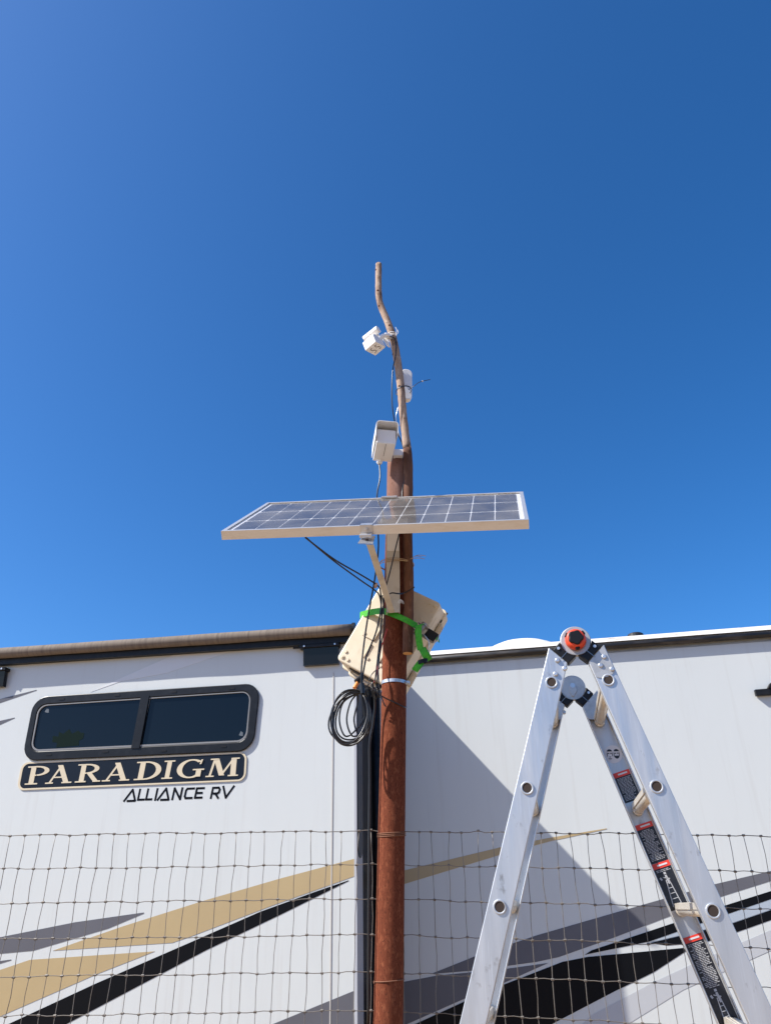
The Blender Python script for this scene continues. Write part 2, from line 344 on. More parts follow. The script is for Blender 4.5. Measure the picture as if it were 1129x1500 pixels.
decal('grey_stripe', 'dgrey', [(556, 1447), (592, 1438), (640, 1429), (735, 1420), (803, 1410.5), (735, 1441), (680, 1463), (592, 1502), (556, 1520)], fw_, fwe)
decal('black_stripe', 'dblack', [(560, 1524), (608, 1500), (680, 1467), (733, 1444), (823, 1409), (860, 1401.7), (1000, 1388.5), (1006, 1392), (957, 1424), (900, 1452), (812, 1498), (770, 1524)], fw_, fwe)
decal('black_stripe', 'dblack', [(856, 1398.6), (866, 1392), (986, 1352), (1059, 1327), (1129, 1305), (1240, 1268), (1240, 1278), (1129, 1317), (1062, 1340), (951, 1379)], fw_, fwe)
decal('black_stripe', 'dblack', [(951, 1381.5), (1006, 1368.5), (1071, 1353), (1129, 1333), (1240, 1296), (1240, 1306), (1129, 1347.5), (1077, 1366), (1033, 1380), (977, 1385)], fw_, fwe)
decal('blue_grey_stripe', 'dblue', [(953, 1380), (1062, 1341), (1129, 1318), (1240, 1279), (1240, 1295), (1129, 1332), (1071, 1352), (1006, 1367.5)], fw_, fwe)
decal('pale_stripe', 'dpale', [(840, 1512), (866, 1487), (960, 1437), (1040, 1400), (1129, 1362), (1129, 1392), (1000, 1450), (900, 1512)], fw_, fwe)
# window ------------------------------------------------------------
def qd(F, pts, y): return [F(px, py, y) for px, py in pts]
win = frame_mesh(rrect(qd(fs_, [(52, 1021.5), (382.5, 1001), (371.5, 1100.5), (33.5, 1115.5)], -.001), .24), rrect(qd(fs_, [(58, 1033), (369, 1012.5), (362.5, 1087), (45.5, 1101.5)], -.001), .20), (0, -.017, 0)).build('window', M['wframe'], rv, bevel=.006)
inn = rrect(qd(fs_, [(58.3, 1033.3), (368.7, 1012.8), (362.2, 1086.7), (45.8, 1101.2)], -.004), .20)
inn2 = rrect(qd(fs_, [(60, 1034.6), (367.2, 1014.2), (360.4, 1084.4), (48, 1098.6)], -.004), .19)
frame_mesh(inn, inn2, (0, -.012, 0)).build('seal', M['wseal'], win)
dv = qd(fs_, [(208.5, 1020), (220.5, 1019.5), (206, 1096.5), (194, 1097)], -.004)
MB().prism(dv, (0, -.020, 0)).build('divider', M['wframe'], win)
MB().prism(qd(fs_, [(60, 1034.6), (208.5, 1024.8), (194, 1091.8), (48, 1098.6)], -.005), (0, .002, 0)).build('pane', M['wglass'], win)
MB().prism(qd(fs_, [(220.5, 1024), (367.2, 1014.2), (360.4, 1084.4), (206, 1091.4)], -.0035), (0, .002, 0)).build('pane', M['wglass'], win)
stk = [(83, 1095), (84, 1088), (77, 1087), (78, 1078), (86, 1079), (87, 1072), (93, 1075), (102, 1068), (106, 1075), (115, 1070), (118, 1073), (124, 1074), (122, 1082), (116, 1085), (116, 1092)]
MB().prism(qd(fs_, stk, -.0058), (0, -.0006, 0)).build('pane_sticker', M['wsticker'], win)
for cx, cy in ((69, 1041), (353, 1075)):
    MB().prism(qd(fs_, [(cx-3, cy+2), (cx, cy-4), (cx+3, cy-2), (cx+3, cy+3), (cx, cy+3)], -.0058), (0, -.0006, 0)).build('pane_sticker', mat('pale_sticker', (.08, .10, .12), .6), win)
for cx, cy in ((91, 1024), (172, 1018.5), (255, 1013.5), (340, 1008.5), (72, 1105.5), (155, 1101.3), (240, 1100), (328, 1093.5)):
    MB().prism(qd(fs_, [(cx-4, cy-1.2), (cx+4, cy-1.7), (cx+4, cy+1), (cx-4, cy+1.5)], -.018), (0, -.0025, 0)).build('weep_cover', M['black'], win)
# sign with serif lettering ------------------------------------------
sq = [(33, 1117), (362.5, 1101.3), (360, 1144), (25.5, 1158)]
sgn = MB().prism(rrect(qd(fs_, sq, -.0008), .28), (0, -.004, 0)).build('name_plate', M['navy'], rv)
sq2 = [(36, 1119.2), (359.5, 1103.8), (357.5, 1141.8), (29, 1155.4)]
frame_mesh(rrect(qd(fs_, sq, -.0005), .28), rrect(qd(fs_, sq2, -.0005), .25), (0, -.0062, 0)).build('plate_border', M['champagne'], sgn)

def letter_parts(ch):
    """list of polygons in a unit box (x 0..1, y 0..1)"""
    P = []
    def q(*p): P.append(list(p))
    def bar(x0, y0, x1, y1): q((x0, y0), (x1, y0), (x1, y1), (x0, y1))
    def diag(xa, ya, xb, yb, w_): q((xa-w_/2, ya), (xa+w_/2, ya), (xb+w_/2, yb), (xb-w_/2, yb))
    def arc(cx, cy, rx, ry, tx, ty, a0, a1, n=10):
        o = [(cx+rx*math.cos(R(a0+(a1-a0)*i/n)), cy+ry*math.sin(R(a0+(a1-a0)*i/n))) for i in range(n+1)]
        k = [(cx+(rx-tx)*math.cos(R(a0+(a1-a0)*i/n)), cy+(ry-ty)*math.sin(R(a0+(a1-a0)*i/n))) for i in range(n+1)]
        for i in range(n): q(o[i], o[i+1], k[i+1], k[i])
    if ch in 'PR':
        bar(.16, 0, .36, 1); bar(.02, .93, .40, 1); bar(.02, 0, .52, .07)
        arc(.42, .73, .50, .27, .19, .075, -90, 90); bar(.34, .925, .43, 1); bar(.34, .46, .43, .53)
        if ch == 'R': P.pop(2); bar(.02, 0, .46, .07); diag(.88, 0, .54, .49, .21); bar(.74, 0, 1.05, .07)
    if ch == 'A':
        diag(.14, 0, .52, 1, .08); diag(.80, 0, .46, 1, .20); bar(.26, .30, .70, .37); bar(0, 0, .30, .07); bar(.62, 0, 1.0, .07)
    if ch == 'D':
        bar(.14, 0, .34, 1); bar(0, .93, .40, 1); bar(0, 0, .40, .07); arc(.38, .5, .60, .5, .20, .075, -90, 90, 14)
    if ch == 'I':
        bar(.30, 0, .70, 1); bar(.02, .93, .98, 1); bar(.02, 0, .98, .07)
    if ch == 'G':
        arc(.52, .5, .50, .52, .19, .075, 48, 312, 20); bar(.72, .05, .90, .42); bar(.60, .40, 1.0, .47); q((.80, .72), (.86, .72), (.90, .98), (.84, .98))
    if ch == 'M':
        diag(.12, 0, .20, 1, .07); diag(.50, .06, .24, 1, .17); diag(.48, .06, .80, 1, .07); diag(.86, 0, .80, 1, .17)
        bar(.0, 0, .26, .07); bar(.70, 0, 1.02, .07); bar(.06, .93, .30, 1); bar(.74, .93, .98, 1)
    return P
def sans_parts(ch):
    W = {'A': [[(0, 0), (.72, 1), (.98, 0)], [(.30, .0), (.95, .0)]], 'L': [[(.1, 1), (.1, .08), (1, .08)]], 'I': [[(.5, 0), (.5, 1)]],
         'N': [[(.08, 0), (.08, 1), (.92, 0), (.92, 1)]], 'C': [[(1, .92), (.2, .92), (.08, .75), (.08, .25), (.2, .08), (.95, .08)]],
         'E': [[(1, .92), (.08, .92), (.08, .08), (.95, .08)], [(.08, .5), (.85, .5)]],
         'R': [[(.08, 0), (.08, .92), (.75, .92), (.92, .75), (.88, .5), (.70, .40), (.3, .40)], [(.5, .40), (.92, 0)]], 'V': [[(.02, 1), (.30, 0), (1, 1)]]}
    return W[ch]
def put_letter(name, polys, F, bl, br, tl, y, m, parent, shear):
    """polys in unit box -> parallelogram bl, br, tl on the plane; each stroke a hair prouder than the last"""
    o, ex, ez = bl, br-bl, tl-bl; k = MB()
    for i, p in enumerate(polys):
        P = [o+ex*a+ez*c for a, c in p]
        P = [Vector((q_.x, y-.00025*i, q_.z)) for q_ in P]
        k.prism(P, (0, .0035, 0))
    return k.build(name, M[m], parent)
base = lambda x: 1149.8+(x-36.5)*(1136.7-1149.8)/(347-36.5)
for ch, xa, xb in (('P', 36.5, 73), ('A', 67, 105.5), ('R', 110, 146), ('A', 150, 190), ('D', 196.5, 235.5), ('I', 236.5, 253), ('G', 256.5, 298), ('M', 301.5, 348)):
    bl, br = fs_(xa, base(xa)), fs_(xb, base(xb)); tl = fs_(xa+5.5, base(xa)-26.8)
    put_letter('letter', letter_parts(ch), fs_, bl, br, tl, -.0062, 'champagne', sgn, 0)
base2 = lambda x: 1173.5+(x-182.5)*(1168-1173.5)/(342-182.5)
txt = MB()
for ch, xa, xb in (('A', 182, 198.5), ('L', 201, 211), ('L', 213, 222), ('I', 224.5, 230.5), ('A', 231, 247.5), ('N', 251.5, 265), ('C', 269, 281.5), ('E', 284.5, 296), ('R', 308, 320.5), ('V', 326, 342)):
    bl, br = fs_(xa, base2(xa)), fs_(xb, base2(xb)); tl = fs_(xa+(3.6 if ch not in 'AV' else 1), base2(xa)-16.4)
    ex, ez = br-bl, tl-bl; wd = .0145; k = MB(); lvl = 0
    for pl in sans_parts(ch):
        for (a, c), (a2, c2) in zip(pl, pl[1:]):
            p1 = bl+ex*a+ez*c; p2 = bl+ex*a2+ez*c2; t = (p2-p1).normalized(); s_ = Vector((-t.z, 0, t.x))*wd/2; p1 = p1-t*wd*.35; p2 = p2+t*wd*.35
            yv = Vector((0, -.0012-.0002*lvl, 0)); lvl += 1
            k.prism([p1-s_+yv, p2-s_+yv, p2+s_+yv, p1+s_+yv], (0, .0009, 0))
    k.build('wall_letter', M['dblack'], rv)
# main roof edge -------------------------------------------------------
ra, rb = fw_(600, 968, SD-.03), fw_(1129, 928.5, SD-.03); dd = (rb-ra); rb2 = rb+dd*.35; ra2 = ra-dd*.6
MB().tube([ra2, ra2.lerp(rb2, .5), rb2], .026, 12).build('black_roof_trim', M['blacktrim'], rv, smooth=True)
of = Vector((0, 0, .032)); k = MB()
k.prism([ra2+of+Vector((0, -.012, 0)), rb2+of+Vector((0, -.012, 0)), rb2+of+Vector((0, -.004, .036)), ra2+of+Vector((0, -.004, .036))], (0, .2, 0)); k.build('roof_edge', M['roofwhite'], rv)
MB().prism([ra2+Vector((0, .03, -.05)), rb2+Vector((0, .03, -.05)), rb2+Vector((0, .03, .04)), ra2+Vector((0, .03, .04))], (0, .3, 0)).build('wall_cap', M['gelcoat'], rv)
# roof dome
dl, dr = fw_(700, 953, SD+.5), fw_(830, 944, SD+.5); cx = (dl+dr)/2; rr = (dr-dl).length/2
vs, fs = [], []; n = 28
for i in range(7):
    a = math.pi/2*i/6
    for j in range(n): vs.append(cx+Vector((rr*math.cos(a)*math.cos(2*math.pi*j/n), rr*.8*math.cos(a)*math.sin(2*math.pi*j/n), -.14+.205*math.sin(a))))
for i in range(6):
    for j in range(n): fs.append((i*n+j, i*n+(j+1) % n, (i+1)*n+(j+1) % n, (i+1)*n+j))
MB().add(vs, fs).build('roof_dome', M['domecream'], rv, smooth=True)
vc = fw_(931.5, 938, SD+.35)
MB().tube([vc+Vector((0, 0, -.10)), vc+Vector((0, 0, .012)), vc+Vector((0, 0, .0121)), vc+Vector((0, 0, .05)), vc+Vector((0, 0, .058))], [.045, .045, .068, .066, .054], 20).build('roof_vent_cap', M['blacktrim'], rv)
# awning arm at the right
pa, pb = fw_(1106, 1014, SD-.04), fw_(1260, 1003, SD-.04)
k = MB(); k.prism([pa+Vector((0, 0, -.026)), pb+Vector((0, 0, -.026)), pb+Vector((0, 0, .022)), pa+Vector((0, 0, .022))], (0, .035, 0))
pc = fw_(1124, 1010, SD-.05); k.prism([pc+Vector((0, 0, .01)), pc+Vector((.5, 0, .03)), pc+Vector((.5, 0, .08)), pc+Vector((.03, 0, .05))], (0, .04, 0)); k.build('awning_arm', M['black'], rv, bevel=.004)

# ------------------------------------------------------------------ wire fence
fence = empty('wire_fence', T((0, 2.722, 0)))
tag(fence, 'knotted wire mesh fence running behind the rusty post and the ladder', 'fence')
def fY(X): return 2.722 if X < 0 else 2.722-.07*X      # the mesh runs just behind the post
def top(X):
    # height of the top wire, from its course in the picture
    pts = [(-1.6, 1227), (-1.3, 1224), (-.6, 1220.5), (-.05, 1217), (.1, 1218.5), (.35, 1219.5), (.7, 1221), (1.05, 1223), (1.4, 1227), (1.7, 1229)]
    for (a, ya_), (b_, yb_) in zip(pts, pts[1:]):
        if a <= X <= b_ or b_ == 1.7:
            y = ya_+(yb_-ya_)*(X-a)/(b_-a); break
    r = ray(564.5, y); return EYE+r.z/r.y*fY(X)
NR = 16; XV = [-1.62+.0508*i for i in range(65)]
nodes = {}
def slope_drop(X, r): return (.0016*r*max(0, X)*2.2)
for i, X in enumerate(XV):
    jt = random.uniform(-.006, .006)
    for r in range(NR):
        nodes[i, r] = Vector((X+(jt if r == 0 else 0)+random.uniform(-.0025, .0025), fY(X)+random.uniform(-.003, .003), top(X)-.1016*r-slope_drop(X, r)+random.uniform(-.0025, .0025)))
inv = T((0, -2.722, 0))
for i in range(len(XV)):
    pts = []
    for r in range(NR):
        pts.append(nodes[i, r])
        if r < NR-1: pts.append(nodes[i, r].lerp(nodes[i, r+1], .5)+Vector((random.uniform(-.003, .003), random.uniform(-.002, .002), 0)))
    MB().tube(pts, random.uniform(.00102, .00122), 5).build('upright_wire', M['wire'], fence, smooth=True, inv=inv)
for r in range(NR):
    pts = []
    for i in range(len(XV)):
        pts.append(nodes[i, r])
        if i < len(XV)-1: pts.append(nodes[i, r].lerp(nodes[i+1, r], .5)+Vector((0, -.001, random.uniform(-.0022, .0022))))
    if r == 0:      # old mend in the top wire
        for q in pts:
            if .285 < q.x < .30: q.z -= .006
            if .302 < q.x < .33: q.z += .006
    MB().tube(pts, 0.0014 if r == 0 else random.uniform(.0011, .0013), 5).build('line_wire', M['wire'], fence, smooth=True, inv=inv)
k = MB()
for (i, r), q in nodes.items():
    k.tube([q+Vector((-.0042, -.001, 0)), q+Vector((.0042, -.001, random.uniform(-.001, .001)))], 0.0036, 6)
ko = k.build('wire_knots', M['wire'], fence, inv=inv); ko['kind'] = 'stuff'

# ------------------------------------------------------------------ rusty pipe post
PB, PT = Vector((-.017, 2.665, 0)), at(583, 672, 2.665)
pax = (PT-PB); PR = .0445
def pole_at(z): return PB+pax*((z-PB.z)/pax.z)
post = empty('pipe_post', T(PB)); tag(post, 'tall rusty steel pipe post standing in the fence line', 'post')
n = 40; vs, fs = [], []; H = 60
for i in range(H+1):
    c = PB+pax*(i/H)
    for j in range(n): vs.append(c+Vector((math.cos(2*math.pi*j/n), math.sin(2*math.pi*j/n), 0))*(PR+random.uniform(-.0003, .0003)))
for i in range(H):
    for j in range(n): fs.append((i*n+j, i*n+(j+1) % n, (i+1)*n+(j+1) % n, (i+1)*n+j))
ci = len(vs)
for c in (PT, PT-Vector((0, 0, .3))):
    for j in range(n): vs.append(c+Vector((math.cos(2*math.pi*j/n), math.sin(2*math.pi*j/n), 0))*(PR-.005))
for j in range(n):
    fs.append((H*n+j, H*n+(j+1) % n, ci+(j+1) % n, ci+j)); fs.append((ci+j, ci+(j+1) % n, ci+n+(j+1) % n, ci+n+j))
cutz = 2.72; fl = [f_ for f_ in fs if max(vs[i].z for i in f_) <= cutz]; fu = [f_ for f_ in fs if max(vs[i].z for i in f_) > cutz]
for nm_, ff, mm in (('pipe', fl, 'rust'), ('pipe_top', fu, 'rustpale')):
    used = sorted({i for f_ in ff for i in f_}); ix = {i: k_ for k_, i in enumerate(used)}
    MB().add([vs[i] for i in used], [[ix[i] for i in f_] for f_ in ff]).build(nm_, M[mm], post, smooth=True, inv=T(-PB))
def wrap(z, turns, r, dz, seed, a0=0):
    rnd = random.Random(seed); pts = []; N_ = int(36*turns)
    for i in range(N_+1):
        a = a0+2*math.pi*i/36; c = pole_at(z)
        pts.append(Vector((c.x+(PR+r*1.1)*math.cos(a), c.y+(PR+r*1.1)*math.sin(a), z+dz*i/N_+.004*math.sin(a*1.0+seed))))
    return pts
zt = at(566, 1220, 2.62).z
MB().tube(wrap(zt+.006, 3.2, .0016, -.016, 1, .5), .0016, 5).build('tie_wire', M['rustwire'], fence, smooth=True, inv=inv)
MB().tube(wrap(at(566, 1438, 2.62).z, 1.1, .0016, -.004, 2, 3), .0016, 5).build('tie_wire', M['rustwire'], fence, smooth=True, inv=inv)
# silver band
zc = at(573, 997, 2.62).z; c = pole_at(zc)
hc = empty('band_clamp', T(c)); tag(hc, 'narrow silver steel band clamp around the rusty post', 'clamp')
MB().ring((0, 0, 0), (.02, .05, 1), PR+.0022, PR+.0004, .0115, 40).build('band', M['galv'], hc, smooth=False)
MB().box((PR+.004, -.012, 0), (.016, .014, .014)).build('screw_housing', M['galv'], hc, bevel=.002)
MB().tube([(PR+.004, -.030, 0), (PR+.004, .006, 0)], .0042, 10).build('screw', M['galv'], hc)

# ------------------------------------------------------------------ long branch tied to the post
YB = 2.60
bp = [(597, 957, YB), (598, 900, YB), (598.5, 850, YB), (597, 790, YB), (597.5, 740, YB), (598, 700, YB), (597.5, 670, YB), (594, 640, YB), (590.5, 610, YB), (588, 580, YB), (585, 550, YB), (580.5, 520, YB), (575.5, 495, YB), (567, 470, YB), (558.5, 450, YB), (555, 436, YB), (554.3, 415, YB), (554.6, 387, YB)]
rad = [.0190, .019, .0185, .0185, .019, .0185, .0180, .0168, .0165, .0165, .0165, .0168, .0170, .0160, .0152, .0150, .0146, .0142]
P3 = [at(*q) for q in bp]; PP = catmull(P3, 5); RRR = []
for i in range(len(P3)-1):
    for j in range(5): RRR.append((rad[i]*(1-j/5)+rad[i+1]*j/5)*random.uniform(.965, 1.035))
RRR.append(rad[-1])
br = empty('branch_pole', T(P3[0])); tag(br, 'long crooked wooden branch lashed to the post and rising above it', 'branch')
ib = T(-P3[0]); cut = 6*5+2
MB().tube(PP[:cut+1], RRR[:cut+1], 16).build('barked_length', M['bark'], br, smooth=True, inv=ib)
MB().tube(PP[cut:], RRR[cut:], 16).build('peeled_length', M['wood'], br, smooth=True, inv=ib)
MB().tube([P3[0]+Vector((0, 0, -.0015)), P3[0]+Vector((0, 0, .004))], .0172, 16).build('cut_end', M['cutwood'], br, inv=ib)
for i, a in ((38, 2.6), (47, 4.2), (55, 3.4), (63, 4.6), (70, 3.8), (77, 4.4), (83, 3.6)):
    q = PP[i]+Vector((math.cos(a), math.sin(a), 0))*RRR[i]*.86
    MB().tube([q-Vector((0, 0, .007)), q, q+Vector((0, 0, .006))], [.002, .006, .002], 8).build('knot', M['bark'], br, smooth=True, inv=ib)

# ------------------------------------------------------------------ solar panel and its mount
yw, tl_, rl = R(-10.54), R(37.85), R(2.51)
PM = T((-.0132, 2.335, 2.6575)) @ Matrix.Rotation(yw, 4, 'Z') @ Matrix.Rotation(tl_, 4, 'X') @ Matrix.Rotation(rl, 4, 'Y')
sp = empty('solar_panel', PM); tag(sp, 'tilted solar panel on a bracket in front of the post', 'solar panel')
W_, L_, TH, LIP = 1.0, .51, .030, .011
for nm, c, d in (('frame_rail', (0, -L_/2+.001, -TH/2), (W_, .002, TH)), ('frame_rail', (0, L_/2-.001, -TH/2), (W_, .002, TH)), ('frame_rail', (-W_/2+.001, 0, -TH/2), (.002, L_-.004, TH)), ('frame_rail', (W_/2-.001, 0, -TH/2), (.002, L_-.004, TH))):
    k = MB().box(c, d)
    if d[0] > .5:
        s_ = 1 if c[1] < 0 else -1
        k.box((0, c[1]+s_*(LIP/2+.001), -.001), (W_-.0045, LIP, .002)); k.box((0, c[1]+s_*.0135, -TH+.001), (W_-.0045, .025, .002))
    else:
        s_ = 1 if c[0] < 0 else -1
        k.box((c[0]+s_*(LIP/2+.001), 0, -.001), (LIP, L_-.0265, .002)); k.box((c[0]+s_*.0135, 0, -TH+.001), (.025, L_-.0565, .002))
    k.build(nm, M['alu'], sp)
MB().box((0, 0, -.0075), (W_-.006, L_-.006, .003)).build('backsheet', M['backsheet'], sp)
MB().add([(-W_/2+.004, -L_/2+.004, -.003), (W_/2-.004, -L_/2+.004, -.003), (W_/2-.004, L_/2-.004, -.003), (-W_/2+.004, L_/2-.004, -.003)], [(0, 1, 2, 3)]).build('glass', M['pglass'], sp)
cw, cl = .0758, .1510; gx, gy = .0791, .1590; cme = None
for i in range(12):
    for j in range(3):
        X, Y = (i-5.5)*gx, (j-1)*gy; ch = .004
        if cme is None:
            o = MB().prism([(-cw/2+ch, -cl/2, 0), (cw/2-ch, -cl/2, 0), (cw/2, -cl/2+ch, 0), (cw/2, cl/2-ch, 0), (cw/2-ch, cl/2, 0), (-cw/2+ch, cl/2, 0), (-cw/2, cl/2-ch, 0), (-cw/2, -cl/2+ch, 0)], (0, 0, .0006)).build('cell', M['cell'], sp); cme = o.data
        else:
            o = bpy.data.objects.new('cell', cme); COL.objects.link(o); o.parent = sp
        o.location = (X, Y, -.0058)
MB().box((.12, .10, -.024), (.11, .09, .022)).build('junction_box', M['black'], sp, bevel=.004)
ip = PM.inverted()
# front clip with bolts, foot plate, strut, mast
fc = ip @ at(537, 776, 2.15); cxl = fc.x
MB().box((cxl, -L_/2-.003, -.012), (.040, .003, .030)).box((cxl, -L_/2+.012, .0015), (.040, .030, .003)).build('edge_clip', M['galv'], sp)
MB().box((cxl, -L_/2-.014, -.029), (.040, .024, .012)).build('clip_block', M['galv'], sp, bevel=.002)
MB().tube([(cxl, -L_/2-.005, -.012), (cxl, -L_/2-.013, -.012)], .007, 6).tube([(cxl, -L_/2-.005, -.012), (cxl, -L_/2-.018, -.012)], .0038, 8).build('bolt', M['galv'], sp)
A = at(524, 797, 2.10); B_ = at(546, 798, 2.12); C_ = at(549.5, 786, 2.20); D_ = at(531, 786, 2.19)
MB().prism([A, B_, C_, D_], (0, 0, .003)).build('foot_plate', M['galv'], sp, inv=ip)
pm_ = (A+B_+C_+D_)/4
MB().box(pm_+Vector((0, -.006, -.0012)), (.009, .018, .003)).build('plate_slot', M['slot'], sp, inv=ip)
MB().tube([pm_+Vector((.0, .018, -.006)), pm_+Vector((0, .018, .012))], .006, 6).build('bolt', M['galv'], sp, inv=ip)
s0, s1 = at(540, 792, 2.16), at(574, 897, 2.555); tdir = (s1-s0).normalized(); sx = Vector((1, 0, 0)); sx = (sx-tdir*sx.dot(tdir)).normalized()
MB().ribbon([s0, s0.lerp(s1, .5), s1], sx*.022, .004).add([], []).build('strut', M['mount'], sp, inv=ip)
k = MB(); mt, mb = at(575.5, 728, 2.585), at(575, 897, 2.585)
for sgn_, wd, dp, yo in ((0, .050, .004, -.0), (-1, .004, .022, .011), (1, .004, .022, .011)):
    c = (mt+mb)/2+Vector((sgn_*.0235, yo+(.0021 if sgn_ else 0), 0)); k.box(c, (wd, dp, (mt-mb).length))
k.build('mast_channel', M['mount'], sp, inv=ip)
q0 = at(575, 803, 2.578)
MB().box(at(575.5, 792, 2.579), (.046, .006, .085)).build('slide_plate', M['whiteplastic'], sp, inv=ip)
bb = ip @ at(572, 728, 2.56)
MB().box((bb.x, L_/2-.008, .003), (.06, .022, .004)).build('top_clip', M['galv'], sp)

# ------------------------------------------------------------------ small devices up the branch
# upper one: wedge-shaped sensor head with a roll hood, on an arm
HM = T(at(546, 501, 2.56)) @ Matrix.Rotation(R(-42), 4, 'Z') @ Matrix.Rotation(R(-14), 4, 'Y') @ Matrix.Rotation(R(12), 4, 'X')
hd = empty('sensor_head', HM); tag(hd, 'small white angular sensor head near the top of the branch', 'sensor')
MB().prism([(-.032, -.035, -.040), (-.032, .035, -.040), (-.032, .035, .004), (-.032, -.012, .016), (-.032, -.035, .004)], (.064, 0, 0)).build('housing', M['whiteplastic'], hd, bevel=.003)
MB().tube([(-.036, .006, .046), (.044, .012, .046)], .0165, 18).build('roll_hood', M['whiteplastic'], hd, bevel=.002)
MB().box((.004, .028, .026), (.044, .012, .048)).build('hood_bracket', M['whiteplastic'], hd)
for xx in (-.012, .014):
    pts = [(xx+.006, -.020, -.0404), (xx-.004, -.018, -.0404), (xx-.004, -.006, -.0404), (xx+.005, .002, -.0404), (xx+.005, .014, -.0404), (xx-.005, .016, -.0404)]
    MB().tube(pts, .0013, 5).build('slot_mark', M['slot'], hd)
ih = HM.inverted()
k = MB(); k.tube(catmull([at(552, 502, 2.56), at(558, 494, 2.555), at(565, 491, 2.56), at(572, 494, 2.585)], 4), [.010]*4+[.0095]*4+[.011]*5, 12); k.build('arm', M['whiteplastic'], hd, smooth=True, inv=ih)
MB().prism([at(560, 494, 2.575), at(569, 492, 2.575), at(571, 507, 2.575), at(566, 504, 2.575)], (0, .012, 0)).build('mount_plate', M['whiteplastic'], hd, inv=ih)
# white cord lashing
k = MB()
for i, yy in enumerate((489, 492, 494.5)):
    c = at(574.5, yy, YB); k.tube([c+Vector((math.cos(a)*.0185, math.sin(a)*.0185, .004*math.sin(a+i))) for a in [2*math.pi*j/14 for j in range(15)]], .0016, 5)
k.tube(catmull([at(579, 492, 2.585), at(581, 484, 2.58), at(579, 479, 2.58)], 4), .0012, 5); k.tube(catmull([at(579, 492, 2.585), at(583, 487, 2.58), at(582, 483, 2.58)], 4), .0012, 5)
tag(k.build('lashing_cord', M['white_cord']), 'white cord lashing around the branch beside the small sensor head', 'cord')
# flat rounded antenna behind the branch, with zip tie
AM = T(at(596, 562, 2.635)) @ Matrix.Rotation(R(14), 4, 'Z') @ Matrix.Rotation(R(3), 4, 'Y') @ Matrix.Rotation(R(-6), 4, 'X')
an = empty('flat_antenna', AM); tag(an, 'flat white rounded antenna strapped behind the branch', 'antenna')
q = [Vector((-.024, 0, .088)), Vector((.024, 0, .088)), Vector((.024, 0, -.088)), Vector((-.024, 0, -.088))]
MB().prism(rrect(q, .12, 6), (0, .026, 0)).build('shell', M['whiteplastic'], an, bevel=.004)
MB().box((0, .03, 0), (.03, .012, .06)).build('back_clip', M['whiteplastic'], an, bevel=.002)
k = MB(); c = at(587, 570, YB)
k.ribbon([c+Vector((.012+math.cos(a)*.034, .014+math.sin(a)*.036, .006*math.cos(a))) for a in [2*math.pi*j/20 for j in range(21)]], (0, 0, .005), .0014)
k.tube(catmull([at(598, 571, 2.56), at(604, 567, 2.54), at(615, 559.5, 2.53), at(630, 556, 2.53)], 5), .0014, 5)
zo = k.build('zip_tie', M['cable']); tag(zo, 'black zip tie with a long loose tail beside the flat antenna', 'zip tie')
MB().box(at(618.5, 558.3, 2.53), (.006, .003, .005)).build('tail_tip', M['white_cord'], zo)
# hooded camera on the post head
BM = T(at(565.5, 638, 2.47)) @ Matrix.Rotation(R(6), 4, 'Z') @ Matrix.Rotation(R(2), 4, 'Y') @ Matrix.Rotation(R(3), 4, 'X')
cb = empty('hooded_camera', BM); tag(cb, 'white box camera with a rounded hood at the top of the rusty post', 'camera')
MB().box((0, .066, -.010), (.076, .152, .062)).build('housing', M['whiteplastic'], cb, bevel=.003)
k = MB(); prof = [(-.044, -.026), (-.044, .030), (-.040, .038), (-.033, .042), (.033, .042), (.040, .038), (.044, .030), (.044, -.008)]
inn_ = [(-.041, -.026), (-.041, .029), (-.038, .0355), (-.032, .039), (.032, .039), (.038, .0355), (.041, .029), (.041, -.008)]
vs = [(x, y, z) for y in (-.042, .147) for x, z in prof]+[(x, y, z) for y in (-.042, .147) for x, z in inn_]; n = 8; fs = []
for i in range(n-1): fs += [(i, i+1, n+i+1, n+i), (2*n+i, 3*n+i, 3*n+i+1, 2*n+i+1), (i, 2*n+i, 2*n+i+1, i+1), (n+i, n+i+1, 3*n+i+1, 3*n+i)]
fs += [(0, n, 3*n, 2*n), (n-1, 3*n-1, 4*n-1, 2*n-1)]
k.add(vs, fs).build('hood', M['whiteplastic'], cb)
MB().box((.0, -.0102, -.012), (.058, .0012, .044)).build('front_plate', M['whiteplastic'], cb, bevel=.0004)
MB().box((.0005, .045, -.0415), (.0015, .10, .001)).build('base_seam', M['slot'], cb)
MB().tube([(-.012, .128, -.040), (-.012, .128, -.056), (-.012, .128, -.062)], [.013, .012, .007], 14).build('gland', M['whiteplastic'], cb)
ic = BM.inverted()
MB().prism([at(576, 657.5, 2.60), at(592, 658, 2.60), at(590, 667, 2.60), at(576, 667, 2.60)], (0, .035, 0)).build('arm', M['whiteplastic'], cb, inv=ic, bevel=.002)

# ------------------------------------------------------------------ equipment case strapped behind the post
KM = T((.013, 2.735, 2.32)) @ Matrix.Rotation(R(-13), 4, 'Z') @ Matrix.Rotation(R(-1.8), 4, 'X') @ Matrix.Rotation(R(30.4), 4, 'Y')
